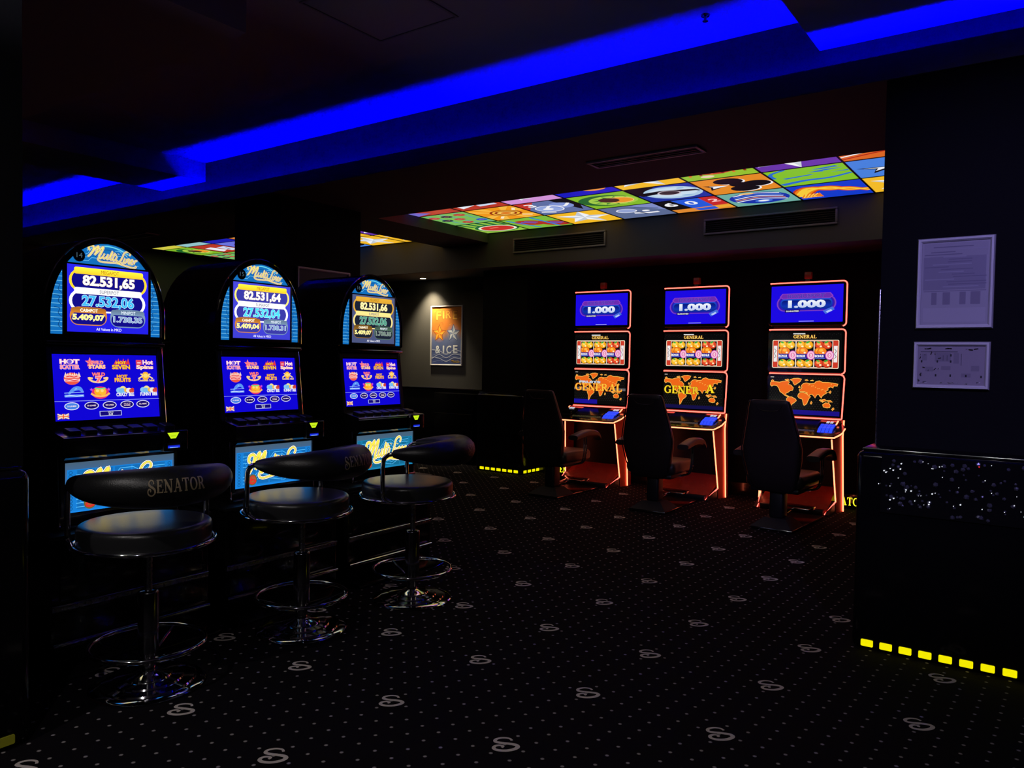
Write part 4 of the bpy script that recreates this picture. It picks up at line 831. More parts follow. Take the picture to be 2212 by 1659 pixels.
def belly_art(cv, x0, y0, x1, y1, teal=TEAL):
    W_, H_ = x1 - x0, y1 - y0; X = lambda u: x0 + u * W_; Y = lambda v: y0 + v * H_
    cv.grad(x0, y0, x1, y1, tuple(int(q * 1.08) for q in teal), (62, 84, 104)); cv.rect(X(0.015), Y(0.03), X(0.985), Y(0.86), teal)
    for k in range(5): cv.rect(X(0.10 + 0.165 * k), Y(0.06), X(0.25 + 0.165 * k), Y(0.84), tuple(int(q * 0.86) for q in teal)); cv.ring(X(0.175 + 0.165 * k), Y(0.62), 0.030, 0.026, 0.004, tuple(int(q * 1.12) for q in teal)); cv.ring(X(0.175 + 0.165 * k), Y(0.26), 0.026, 0.024, 0.004, tuple(int(q * 1.12) for q in teal))
    for sx in (0.045, 0.955):
        for k in range(11): cv.ring(X(sx), Y(0.08 + 0.072 * k), 0.008, 0.007, 0.0022, tuple(int(q * 0.6) for q in teal), 12)
    for k, (a, b) in enumerate(((0.80, 0.70), (0.73, 0.60), (0.64, 0.50), (0.55, 0.45))):
        cv.line([(X(0.09), Y(a - 0.05)), (X(0.24), Y(a - 0.05)), (X(0.31), Y(b - 0.1)), (X(0.40), Y(b - 0.1)), (X(0.48), Y(a)), (X(0.60), Y(a)), (X(0.68), Y(b)), (X(0.76), Y(a - 0.02)), (X(0.91), Y(a - 0.02))], 0.0022, CY)
    for k, (a, b) in enumerate(((0.18, 0.30), (0.26, 0.36), (0.10, 0.22))):
        cv.line([(X(0.09), Y(a)), (X(0.22), Y(a)), (X(0.30), Y(b)), (X(0.62), Y(b - 0.14)), (X(0.74), Y(b)), (X(0.91), Y(a))], 0.0022, CY)
    script_text(cv, X(0.13), Y(0.14), X(0.88), Y(0.82), [((10, 40, 80), 0.54), ((255, 250, 226), 0.40), ((16, 60, 110), 0.20), ((250, 214, 70), 0.10)], 0.010)
    cv.ell(X(0.21), Y(0.17), 0.026, 0.028, (96, 84, 40)); cv.ell(X(0.21), Y(0.17), 0.020, 0.022, (140, 92, 44)); s_logo(cv, X(0.21), Y(0.17), 0.034, (196, 40, 36), 0, 0.2)
def arch_art(cv):
    """glass with the arch shape, in coordinates of the machine (x, z)"""
    o = arch_outline(ARCH_W - 0.012, ARCH_Z0 + 0.008, ARCH_ZS, ARCH_Z1 - 0.012)
    cv.poly(o, TEAL)
    for sgn in (-1, 1):
        for k in range(17):
            z = ARCH_Z0 + 0.02 + 0.019 * k; xo = ARCH_W - 0.015 if z < ARCH_ZS else (ARCH_W - 0.015) * math.sqrt(max(0.0, 1 - ((z - ARCH_ZS) / (ARCH_Z1 - ARCH_ZS - 0.012)) ** 2))
            if xo > 0.185: cv.rect(min(sgn * 0.182, sgn * xo), z, max(sgn * 0.182, sgn * xo), z + 0.0018, (130, 216, 252))
        for k in range(4): cv.line(spline([(sgn * 0.19, ARCH_Z0 + 0.03 + 0.05 * k), (sgn * 0.205, ARCH_Z0 + 0.045 + 0.05 * k), (sgn * 0.20, ARCH_Z0 + 0.065 + 0.05 * k), (sgn * 0.222, ARCH_Z0 + 0.07 + 0.05 * k)], 4), 0.003, (14, 70, 130))
    for k in range(4): cv.line(arc(0, 1.115, 0.025 + 0.018 * k, 25, 155, 10), 0.0025, (70, 176, 240) if k % 2 else (14, 80, 140))
    for sgn in (-1, 1):
        for k in range(3): cv.line([(sgn * 0.03, 1.135 + 0.020 * k), (sgn * 0.07, 1.135 + 0.020 * k), (sgn * 0.085, 1.12 + 0.016 * k), (sgn * (0.135 - 0.02 * k), 1.12 + 0.014 * k)], 0.0022, (120, 206, 250))
    cv.line(arc(0, ARCH_ZS, ARCH_W - 0.03, 66, 114, 8, ARCH_Z1 - ARCH_ZS - 0.024), 0.005, (110, 220, 240))
    script_text(cv, -0.092, 1.124, 0.130, 1.191, [((20, 40, 70), 0.56), ((244, 228, 240), 0.40), ((110, 80, 70), 0.20), ((255, 236, 130), 0.09)], -0.018)

def slot_machine(num, loc, label):
    t = thing('slot_machine', label, 'slot machine', loc, R(90), 'arched slot machines in a row')
    hw = 0.25
    # cabinet: side profile (y, z), y<0 is the front
    prof = [(-0.118, 0.0), (-0.122, 0.285), (-0.150, 0.29), (-0.165, 0.30), (-0.165, 0.372), (-0.158, 0.380), (-0.022, 0.402), (0.022, 0.752), (0.004, 0.765), (0.004, 0.790), (0.50, 0.790), (0.50, 0.0)]
    obj('cabinet', MB().prism(prof, (0, 1, 0), (0, 0, 1), (1, 0, 0), 2 * hw, (hw, 0, 0)), 'gloss_black', t)
    # top box with arched outline, deep barrel
    obj('top_box', MB().prism(arch_outline(ARCH_W + 0.012, ARCH_Z0 - 0.004, ARCH_ZS, ARCH_Z1 + 0.012), (1, 0, 0), (0, 0, 1), (0, -1, 0), 0.50, (0, 0.002, 0), 0.008), 'gloss_black', t)
    obj('arch_rim', MB().tube([(x, 0.006, z) for x, z in arch_path(ARCH_W + 0.012, ARCH_Z0, ARCH_ZS, ARCH_Z1 + 0.012)], 0.0042, 8), 'chrome', t)
    obj('arch_inner_rim', MB().tube([(x, 0.0, z) for x, z in arch_path(ARCH_W - 0.010, ARCH_Z0 + 0.006, ARCH_ZS, ARCH_Z1 - 0.010)], 0.0045, 8), 'gloss_black', t)
    ag = obj('arch_glass', MB().prism(arch_outline(ARCH_W - 0.011, ARCH_Z0 + 0.007, ARCH_ZS, ARCH_Z1 - 0.011), (1, 0, 0), (0, 0, 1), (0, -1, 0), 0.004, (0, 0.0, 0)), 'gloss_black', t)
    cv = Canvas(); arch_art(cv); cv.build('print', 'screen_glow', ag, (0, 0, 0), (1, 0, 0), (0, 0, 1))
    # jackpot monitor
    obj('monitor_bezel', MB().rbox(-0.192, 0.190, -0.012, 0.0, 0.798, 1.106, 0.006), 'satin_black', t)
    mo = obj('monitor', MB().box(-0.178, 0.176, -0.0135, -0.011, 0.812, 1.100), 'gloss_black', t)
    cv = Canvas(); jackpot_art(cv, num, -0.176, 0.814, 0.174, 1.098); cv.build('print', 'screen_glow_strong', mo, (0, -0.0136, 0), (1, 0, 0), (0, 0, 1))
    # number badge
    bd = obj('number_badge', MB().prism([(0.024 * math.cos(a * math.pi / 12), 0.026 * math.sin(a * math.pi / 12)) for a in range(24)], (1, 0, 0), (0, 0, 1), (0, -1, 0), 0.004, (-0.128, -0.016, 1.137)), 'badge_navy', t)
    cv = Canvas(); cv.text(str(num), -0.011, -0.009, 0.013, 0.012, (70, 92, 104), 0.0); cv.build('lettering', 'screen_glow', bd, (-0.128, -0.016, 1.137), (1, 0, 0), (0, 0, 1))
    obj('header_bar', MB().rbox(-0.256, 0.256, -0.012, 0.03, 0.757, 0.776, 0.006), 'dark_chrome', t)
    # main screen, leaning back
    ey = Vector((0, 0.044, 0.350)).normalized(); n = Vector((1, 0, 0)).cross(ey); o = Vector((0, -0.022, 0.402))
    fr = MB()
    for (a, b, c, d) in ((-0.25, -0.228, 0, 0.35), (0.228, 0.25, 0, 0.35), (-0.228, 0.228, 0.325, 0.35), (-0.228, 0.228, 0.0, 0.016)):
        fr.prism([(a, c), (b, c), (b, d), (a, d)], (1, 0, 0), ey, n, 0.02, o + n * 0.012, 0.004)
    obj('screen_frame', fr, 'satin_black', t)
    sc = obj('screen', MB().prism([(-0.228, 0.016), (0.228, 0.016), (0.228, 0.325), (-0.228, 0.325)], (1, 0, 0), ey, n, 0.004, o + n * 0.004), 'gloss_black', t)
    cv = Canvas(); menu_art(cv, -0.226, 0.036, 0.226, 0.318); cv.build('print', 'screen_glow', sc, o + n * 0.004, (1, 0, 0), ey)
    for sx in (-0.254, 0.254):
        obj('side_trim', MB().tube([(sx, 0.018, 0.752), (sx, -0.024, 0.402)], 0.0045, 8), 'chrome', t)
        obj('lower_trim', MB().tube([(sx, -0.105, 0.30), (sx, -0.118, 0.005)], 0.0045, 8), 'chrome', t)
        obj('rear_trim', MB().tube([(sx, 0.075, 0.70), (sx, 0.03, 0.16)], 0.004, 8), 'dark_chrome', t)
    # console with keys
    obj('console', MB().prism([(-0.17, 0.368), (-0.162, 0.384), (-0.03, 0.408), (-0.03, 0.36), (-0.16, 0.31), (-0.17, 0.316)], (0, 1, 0), (0, 0, 1), (1, 0, 0), 0.52, (0.26, 0, 0)), 'gloss_black', t)
    obj('console_edge', MB().tube([(-0.26, -0.168, 0.378), (0.17, -0.168, 0.378)], 0.0035, 8), 'dark_chrome', t)
    sl_ = Vector((0, 0.132, 0.024)).normalized(); kn = Vector((1, 0, 0)).cross(sl_)
    for k in range(7):
        x = -0.195 + 0.066 * k if k < 6 else 0.215
        q = Vector((x, -0.10, 0.397))
        kb = obj('key', MB().prism(rrect(-0.024, -0.03, 0.024, 0.03, 0.006, 3), (1, 0, 0), sl_, kn, 0.014, q + kn * 0.012, 0.003), 'satin_black', t)
    # note strip
    ns = obj('note_strip', MB().rbox(-0.190, 0.128, -0.1675, -0.160, 0.318, 0.358, 0.002), 'satin_black', t)
    cv = Canvas(); cv.frame(-0.188, 0.320, 0.126, 0.356, 0.002, 0.0012, (34, 31, 24)); cv.text('NOTES: 50,100,200,500,1.000,2.000 MKD', -0.176, 0.329, 0.082, 0.347, (62, 56, 40), 0.0); cv.poly([(0.086, 0.330), (0.102, 0.330), (0.102, 0.324), (0.121, 0.338), (0.102, 0.352), (0.102, 0.346), (0.086, 0.346)], (116, 110, 62))
    cv.build('lettering', 'screen_glow', ns, (0, -0.1675, 0), (1, 0, 0), (0, 0, 1))
    # bill acceptor on the right
    ba = obj('bill_acceptor', MB().rbox(0.150, 0.268, -0.190, -0.10, 0.292, 0.386, 0.008, 3), 'gloss_black', t)
    cv = Canvas(); cv.poly([(0.166, 0.376), (0.222, 0.376), (0.206, 0.350), (0.182, 0.350)], (204, 240, 30)); cv.rect(0.182, 0.360, 0.206, 0.362, (120, 150, 20)); cv.build('entry_light', 'screen_glow', ba, (0, -0.1902, 0), (1, 0, 0), (0, 0, 1))
    obj('bill_slot', MB().prism([(0.160, 0.305), (0.232, 0.305), (0.226, 0.330), (0.166, 0.330)], (1, 0, 0), (0, 0, 1), (0, -1, 0), 0.004, (0, -0.192, 0)), 'dark_chrome', ba)
    cv = Canvas(); cv.grad(0.168, 0.308, 0.224, 0.320, (30, 60, 255), (10, 10, 120)); cv.rect(0.176, 0.3085, 0.216, 0.3105, (150, 190, 255)); cv.build('slot_glow', 'screen_glow_strong', ba, (0, -0.1925, 0), (1, 0, 0), (0, 0, 1))
    # belly glass
    bf = MB()
    for (a, b, c, d) in ((-0.25, -0.236, 0.055, 0.285), (0.236, 0.25, 0.055, 0.285), (-0.236, 0.236, 0.276, 0.285), (-0.236, 0.236, 0.055, 0.066)):
        bf.prism([(a, c), (b, c), (b, d), (a, d)], (1, 0, 0), (0, 0, 1), (0, -1, 0), 0.02, (0, -0.128, 0), 0.003)
    obj('belly_frame', bf, 'dark_chrome', t)
    bg = obj('belly_glass', MB().box(-0.236, 0.236, -0.1245, -0.12, 0.066, 0.276), 'gloss_black', t)
    cv = Canvas(); belly_art(cv, -0.234, 0.068, 0.234, 0.274, TEAL if num != 16 else (22, 110, 150)); cv.build('print', 'screen_glow_strong', bg, (0, -0.1246, 0), (1, 0, 0), (0, 0, 1))
    obj('lower_bar', MB().rbox(-0.255, 0.255, -0.135, -0.10, 0.0, 0.018, 0.004), 'dark_chrome', t)
    return t
MX, MY = -3.40, (1.695, 2.485, 3.28)
for num, y in zip((14, 15, 16), MY):
    slot_machine(num, (MX, y, 0.55), 'black arched slot machine with blue screens, numbered %d, %s' % (num, {14: 'nearest the left column', 15: 'in the middle of its row', 16: 'nearest the poster'}[num]))

def stand():
    t = thing('machine_stand', 'x', 'stand', (0, 0, 0), R(90), 'black stands under the arched slot machines')
    # local: front -y ; y=0 at world X -3.2
    obj('body', MB().rbox(-0.345, 0.345, 0.0, 0.72, 0.02, 0.53, 0.008), 'gloss_black', t)
    obj('top_plate', MB().rbox(-0.352, 0.352, -0.012, 0.725, 0.53, 0.55, 0.006), 'satin_black', t)
    obj('toe_plate', MB().rbox(-0.345, 0.345, -0.11, 0.70, 0.0, 0.018, 0.005), 'gloss_black', t)
    obj('lower_rail', MB().tube([(-0.34, -0.012, 0.113), (0.34, -0.012, 0.113)], 0.010, 12), 'chrome', t)
    ur = obj('upper_rail', MB().rbox(-0.34, 0.34, -0.010, 0.002, 0.246, 0.266, 0.004), 'brushed', t)
    obj('rail_bead', MB().tube([(-0.34, -0.008, 0.268), (0.34, -0.008, 0.268)], 0.005, 10), 'chrome', ur)
    obj('door_panel', MB().rbox(-0.31, 0.31, -0.008, 0.002, 0.285, 0.51, 0.004), 'gloss_black', t)
    obj('lock', MB().lathe([(0.0001, 0), (0.009, 0), (0.009, 0.008), (0.0001, 0.008)], 14), 'chrome', t).matrix_local = Matrix.Translation((0.26, -0.008, 0.42)) @ Matrix.Rotation(R(90), 4, 'X')
    return t
st0 = stand(); st0.location = (-3.2, MY[0] + 0.02, 0); st0['label'] = 'black stand with chrome rails under the slot machine nearest the left column'
copy_tree(st0, (-3.2, MY[1] + 0.005, 0), R(90), 'black stand with chrome rails under the middle one of the arched machines')
copy_tree(st0, (-3.2, MY[2] - 0.02, 0), R(90), 'black stand with chrome rails under the arched machine closest to the poster')

# ------------------------------------------------------------------ bar stools
def bar_stool(loc, rot, label):
    t = thing('bar_stool', label, 'stool', loc, R(rot), 'black bar stools in front of the arched slot machines')
    RB, ZB = 0.25, 0.80
    rb = lambda a: 0.013 + 0.060 * max(0.0, math.cos(R(a * 90 / 103.0))) ** 0.75
    obj('base', MB().lathe([(0.0001, 0.0), (0.205, 0.0), (0.207, 0.008), (0.198, 0.014), (0.168, 0.016), (0.164, 0.022), (0.128, 0.026), (0.124, 0.032), (0.086, 0.037), (0.082, 0.043), (0.05, 0.05), (0.035, 0.058), (0.0001, 0.058)], 56), 'chrome', t)
    obj('sleeve', MB().lathe([(0.026, 0.05), (0.026, 0.115), (0.031, 0.118), (0.031, 0.135), (0.026, 0.138), (0.0001, 0.138)], 28), 'chrome', t)
    obj('column', MB().lathe([(0.038, 0.130), (0.038, 0.360), (0.036, 0.366), (0.030, 0.370), (0.0001, 0.370)], 32), 'dark_chrome', t)
    obj('piston', MB().lathe([(0.014, 0.36), (0.014, 0.53), (0.0001, 0.53)], 20), 'brushed', t)
    obj('seat_plate', MB().lathe([(0.0001, 0.515), (0.07, 0.515), (0.12, 0.535), (0.22, 0.547), (0.22, 0.552), (0.0001, 0.552)], 40, (-0.03, 0, 0)), 'satin_black', t)
    fr = obj('footrest', MB().tube([(0.205 * math.cos(2 * math.pi * i / 48), 0.205 * math.sin(2 * math.pi * i / 48), 0.165) for i in range(48)], 0.009, 10, True), 'chrome', t)
    for k in range(4):
        a = R(45 + 90 * k); obj('spoke', MB().tube([(0.03 * math.cos(a), 0.03 * math.sin(a), 0.105), (0.203 * math.cos(a), 0.203 * math.sin(a), 0.162)], 0.005, 8), 'chrome', fr)
    obj('seat', MB().lathe([(0.0001, 0.553), (0.232, 0.553), (0.238, 0.558), (0.239, 0.610), (0.236, 0.622), (0.228, 0.629), (0.21, 0.632), (0.10, 0.634), (0.0001, 0.634)], 56, (-0.03, 0, 0)), 'seat_leather', t)
    obj('seat_ring', MB().tube([(-0.03 + 0.250 * math.cos(2 * math.pi * i / 60), 0.250 * math.sin(2 * math.pi * i / 60), 0.556) for i in range(60)], 0.0085, 10, True), 'chrome', t)
    for s in (-1, 1):
        obj('back_tube', MB().tube(spline([(0.03, s * 0.249, ZB), (-0.04, s * 0.252, ZB), (-0.078, s * 0.254, ZB - 0.012), (-0.095, s * 0.255, ZB - 0.05), (-0.095, s * 0.255, 0.62), (-0.088, s * 0.252, 0.578), (-0.05, s * 0.250, 0.557)], 5), 0.011, 10), 'chrome', t)
    pts = []; rs = []
    for i in range(81):
        a = -100 + 2.5 * i; pts.append((RB * math.cos(R(a)), RB * math.sin(R(a)), ZB)); rs.append(rb(a))
    bl = obj('backrest', MB().tube(pts, rs, 36), 'leather', t)
    cv = Canvas(); serif_text(cv, 'SENATOR', -0.098, -0.022, 0.098, 0.022, (150, 120, 84), gap=0.08)
    lm = MB(); vs = []
    for p in cv.v:
        a = math.degrees(p[0] / (RB + 0.07)); r_ = rb(a) + 0.0030; ph = p[1] / 0.07 + 0.22
        rr = RB + r_ * math.cos(ph); vs.append((rr * math.cos(R(a)), rr * math.sin(R(a)), ZB + r_ * math.sin(ph)))
    lm.add(vs, cv.f); obj('lettering', lm, 'gold_print', bl)
    return t
bar_stool((-2.82, 1.56, 0), -12, 'black bar stool with SENATOR backrest standing closest to the viewer, by the left column')
bar_stool((-2.844, 2.311, 0), 12, 'middle bar stool of three, turned to the middle arched machine')
bar_stool((-2.760, 2.97, 0), 30, 'black bar stool farthest from the viewer, warm light on its seat')

# ------------------------------------------------------------------ tall red edged machines
def bonus_art(cv, x0, y0, x1, y1):
    W_, H_ = x1 - x0, y1 - y0; X = lambda u: x0 + u * W_; Y = lambda v: y0 + v * H_
    cv.rect(x0, y0, x1, y1, (28, 10, 226))
    cv.rrect(X(0.08), Y(0.30), X(0.91), Y(0.72), 0.07, (124, 60, 196)); cv.rrect(X(0.10), Y(0.32), X(0.89), Y(0.70), 0.065, (60, 30, 160)); cv.rrect(X(0.115), Y(0.335), X(0.875), Y(0.685), 0.06, (40, 20, 190))
    cv.rrect2(X(0.13), Y(0.355), X(0.86), Y(0.66), 0.05, (10, 40, 150), (30, 80, 210)); cv.rrect2(X(0.15), Y(0.44), X(0.84), Y(0.60), 0.03, (14, 50, 180), (8, 24, 120))
    cv.poly([(X(0.12), Y(0.70)), (X(0.16), Y(0.64)), (X(0.83), Y(0.64)), (X(0.87), Y(0.70)), (X(0.83), Y(0.79)), (X(0.16), Y(0.79))], (140, 60, 196)); cv.poly([(X(0.14), Y(0.70)), (X(0.17), Y(0.655)), (X(0.82), Y(0.655)), (X(0.85), Y(0.70)), (X(0.82), Y(0.775)), (X(0.17), Y(0.775))], (108, 44, 176))
    cv.text('BONUSPOT', X(0.235), Y(0.665), X(0.755), Y(0.77), (70, 50, 170), 0.02, 0, (150, 90, 220), 0.025)
    cv.text('1.000', X(0.245), Y(0.395), X(0.765), Y(0.60), (190, 204, 240), 0.05, 0, (230, 236, 255), 0.01, False, (250, 252, 255))
    cv.poly([(X(0.20), Y(0.27)), (X(0.40), Y(0.27)), (X(0.42), Y(0.345)), (X(0.20), Y(0.345))], (20, 10, 90)); cv.text('GUARANTEED', X(0.215), Y(0.285), X(0.40), Y(0.325), Wh, 0.03)
    cv.poly([(X(0.73), Y(0.30)), (X(0.86), Y(0.41)), (X(0.89), Y(0.33)), (X(0.77), Y(0.21))], (70, 110, 220)); cv.poly([(X(0.77), Y(0.28)), (X(0.84), Y(0.34)), (X(0.86), Y(0.30)), (X(0.79), Y(0.24))], (180, 200, 250))
    cv.rect(X(0.40), Y(0.02), X(0.61), Y(0.035), (190, 190, 240))
def reel_art(cv, x0, y0, x1, y1, v_):
    W_, H_ = x1 - x0, y1 - y0; X = lambda u: x0 + u * W_; Y = lambda v: y0 + v * H_
    cv.rect(x0, y0, x1, y1, (10, 9, 10))
    for k in range(40):
        a = (k * 0.618) % 1; b = 0.84 + 0.13 * ((k * 0.37) % 1); cv.rect(X(a), Y(b), X(a + 0.008), Y(b + 0.012), (40, 36, 34))
    cv.rrect(X(0.035), Y(0.03), X(0.965), Y(0.80), 0.012, (250, 238, 206)); cv.rrect(X(0.045), Y(0.045), X(0.955), Y(0.785), 0.009, (206, 60, 40))
    for u in (0.045, 0.885):
        cv.poly([(X(u + 0.01), Y(0.20)), (X(u + 0.06), Y(0.20)), (X(u + 0.06), Y(0.64)), (X(u + 0.01), Y(0.64))], (240, 236, 236)); cv.line([(X(u + 0.02), Y(0.3)), (X(u + 0.045), Y(0.35)), (X(u + 0.02), Y(0.42)), (X(u + 0.045), Y(0.5)), (X(u + 0.02), Y(0.56))], 0.006, (120, 110, 110))
    cv.rect(X(0.115), Y(0.055), X(0.885), Y(0.775), (244, 232, 210))
    rnd = random.Random(21 + v_)
    for c in range(3):
        a, b = 0.125 + 0.255 * c, 0.365 + 0.255 * c; cv.rect(X(a), Y(0.065), X(b), Y(0.765), (16, 14, 12))
        cols = (((255, 190, 40), (255, 222, 110)), ((255, 176, 30), (255, 214, 120)), ((226, 70, 40), (255, 170, 90)))[c]
        for v, cc in ((0.66, cols), (0.49, ((250, 130, 30), (255, 190, 70))), (0.16, cols)):
            for dx in (-0.055, 0.05):
                u = (a + b) / 2 + dx * (1 if v != 0.49 else 0.4) - (0.04 if v == 0.49 else 0); cv.ell(X(u), Y(v), 0.040, 0.036, tuple(int(q * 0.7) for q in cc[0])); cv.ell(X(u), Y(v + 0.005), 0.036, 0.032, cc[0]); cv.ell(X(u - 0.01), Y(v + 0.03), 0.018, 0.013, cc[1]); cv.ell(X(u + 0.018), Y(v - 0.035), 0.010, 0.008, (255, 244, 200), 10)
            if v != 0.49: cv.ell(X((a + b) / 2 + 0.04), Y(v + 0.08), 0.020, 0.008, (40, 170, 60), 12, 0, 360, 25); cv.ell(X((a + b) / 2 - 0.07), Y(v + 0.075), 0.016, 0.007, (60, 180, 60), 12, 0, 360, -20)
        cv.poly([(X(a), Y(0.29)), (X(b - 0.04), Y(0.29)), (X(b - 0.04), Y(0.42)), (X(a), Y(0.42))], (40, 30, 140)); cv.text('BONUS', X(a + 0.005), Y(0.33), X(a + 0.125), Y(0.395), Wh, 0.05, 0, (40, 50, 170), 0.03); cv.rect(X(a + 0.01), Y(0.30), X(a + 0.14), Y(0.315), (110, 140, 240))
        cv.ell(X(b - 0.035), Y(0.385), 0.038, 0.042, (180, 50, 160)); cv.ell(X(b - 0.035), Y(0.385), 0.032, 0.036, (250, 190, 220)); cv.ell(X(b - 0.035), Y(0.385), 0.018, 0.021, (226, 110, 170)); cv.text('0', X(b - 0.048), Y(0.34), X(b - 0.022), Y(0.43), (255, 246, 240), 0.03)
    cv.rrect(X(0.33), Y(0.955), X(0.50), Y(0.985), 0.001, (225, 225, 225))
    serif_text(cv, 'GENERAL', X(0.335), Y(0.845), X(0.655), Y(0.935), (252, 226, 110), (180, 70, 10), 0.12)
MAP = [[(0.0, 0.83), (0.02, 0.87), (0.08, 0.86), (0.14, 0.85), (0.19, 0.88), (0.26, 0.9), (0.29, 0.86), (0.27, 0.8), (0.31, 0.78), (0.35, 0.7), (0.34, 0.63), (0.30, 0.61), (0.27, 0.56), (0.235, 0.53), (0.24, 0.48), (0.28, 0.45), (0.30, 0.42), (0.27, 0.43), (0.22, 0.48), (0.19, 0.53), (0.15, 0.58), (0.13, 0.68), (0.10, 0.75), (0.05, 0.76), (0.02, 0.73), (0.0, 0.76)],
       [(0.30, 0.93), (0.35, 0.97), (0.42, 0.98), (0.47, 0.96), (0.45, 0.89), (0.40, 0.82), (0.37, 0.78), (0.35, 0.83), (0.34, 0.89)],
       [(0.28, 0.43), (0.33, 0.43), (0.39, 0.37), (0.40, 0.33), (0.37, 0.27), (0.34, 0.23), (0.32, 0.17), (0.30, 0.09), (0.285, 0.05), (0.28, 0.12), (0.28, 0.22), (0.26, 0.30), (0.25, 0.37)],
       [(0.43, 0.52), (0.45, 0.56), (0.50, 0.57), (0.55, 0.54), (0.575, 0.49), (0.61, 0.46), (0.585, 0.40), (0.57, 0.33), (0.555, 0.25), (0.52, 0.20), (0.51, 0.22), (0.50, 0.30), (0.49, 0.38), (0.44, 0.41), (0.42, 0.46)],
       [(0.45, 0.60), (0.44, 0.65), (0.47, 0.68), (0.48, 0.72), (0.47, 0.77), (0.50, 0.83), (0.54, 0.85), (0.60, 0.83), (0.66, 0.84), (0.68, 0.89), (0.73, 0.92), (0.78, 0.88), (0.86, 0.88), (0.95, 0.86), (1.0, 0.84), (0.99, 0.79), (0.94, 0.79), (0.93, 0.73), (0.90, 0.76), (0.86, 0.73), (0.86, 0.67), (0.83, 0.63), (0.84, 0.58), (0.80, 0.53), (0.77, 0.47), (0.775, 0.43), (0.75, 0.47), (0.73, 0.53), (0.70, 0.52), (0.675, 0.43), (0.65, 0.50), (0.63, 0.53), (0.60, 0.52), (0.585, 0.47), (0.57, 0.51), (0.555, 0.56), (0.52, 0.60), (0.49, 0.60)],
       [(0.79, 0.24), (0.83, 0.30), (0.86, 0.29), (0.87, 0.31), (0.90, 0.23), (0.89, 0.17), (0.85, 0.16), (0.80, 0.18)], [(0.92, 0.12), (0.945, 0.17), (0.955, 0.14), (0.93, 0.09)], [(0.61, 0.26), (0.625, 0.33), (0.635, 0.29), (0.62, 0.24)],
       [(0.88, 0.59), (0.895, 0.65), (0.905, 0.62), (0.89, 0.57)], [(0.43, 0.71), (0.44, 0.76), (0.455, 0.72), (0.445, 0.70)], [(0.77, 0.38), (0.82, 0.40), (0.84, 0.36), (0.80, 0.34)], [(0.84, 0.36), (0.90, 0.37), (0.93, 0.33), (0.88, 0.33)], [(0.74, 0.37), (0.79, 0.31), (0.80, 0.32), (0.75, 0.39)],
       [(0.52, 0.93), (0.55, 0.95), (0.57, 0.93), (0.54, 0.915)], [(0.60, 0.92), (0.64, 0.94), (0.65, 0.92)], [(0.22, 0.93), (0.27, 0.95), (0.29, 0.92), (0.24, 0.91)], [(0.01, 0.88), (0.03, 0.92), (0.05, 0.90), (0.03, 0.87)]]
def map_art(cv, x0, y0, x1, y1, mode):
    W_, H_ = x1 - x0, y1 - y0; X = lambda u: x0 + u * W_; Y = lambda v: y0 + v * H_
    cv.rect(x0, y0, x1, y1, (12, 11, 10))
    for j in range(17):
        for i in range(26):
            u, v = 0.02 + 0.038 * i + (0.019 if j % 2 else 0), 0.12 + 0.052 * j
            if u < 0.985: cv.poly([(X(u - 0.012), Y(v)), (X(u), Y(v - 0.016)), (X(u + 0.012), Y(v)), (X(u), Y(v + 0.016))], (30, 28, 27)); cv.k -= 1
    cv.k += 1
    if mode == 0: cv.rect(x0, y0, X(0.46), Y(0.13), (26, 18, 150))
    elif mode == 1: cv.rect(x0, y0, x1, Y(0.10), (20, 16, 70))
    else: cv.rect(x0, y0, x1, Y(0.115), (26, 16, 130))
    for p in MAP:
        q = [(X(0.02 + 0.95 * a), Y(0.06 + 0.90 * b)) for a, b in p]
        cx_ = sum(a for a, b in q) / len(q); cy_ = sum(b for a, b in q) / len(q)
        cv.line(q + [q[0], q[1]], 0.007, (250, 176, 60)); cv.poly(q, (238, 104, 26)); cv.line(q + [q[0]], 0.0028, (255, 206, 100))
    for k in range(14): cv.ell(X(0.55 + 0.35 * ((k * 0.618) % 1)), Y(0.58 + 0.24 * ((k * 0.37) % 1)), 0.004, 0.004, (255, 190, 80), 8)
    cv.rect(X(0.02), Y(0.955), X(0.07), Y(0.972), (220, 210, 200))
    if mode == 0:
        for u in (0.0, 0.75): cv.poly([(X(u), Y(0.42)), (X(u + 0.25), Y(0.42)), (X(u + 0.25), Y(0.50)), (X(u), Y(0.50))], (96, 96, 100))
        cv.text('FRUITS', X(0.10), Y(0.63), X(0.52), Y(0.70), (206, 214, 226), 0.05, 0, (120, 130, 150), 0.03)
        serif_text(cv, 'GENERAL', X(0.02), Y(0.40), X(0.93), Y(0.62), (255, 196, 60), (214, 70, 14), 0.10)
    elif mode == 1:
        serif_text(cv, 'GENE', X(0.02), Y(0.42), X(0.48), Y(0.64), (250, 220, 40), (130, 90, 10), 0.08); serif_text(cv, 'R', X(0.50), Y(0.42), X(0.61), Y(0.62), (240, 200, 40), (130, 90, 10), 0.08); serif_text(cv, 'A', X(0.71), Y(0.47), X(0.86), Y(0.70), (255, 226, 40), (150, 100, 10), 0.08)

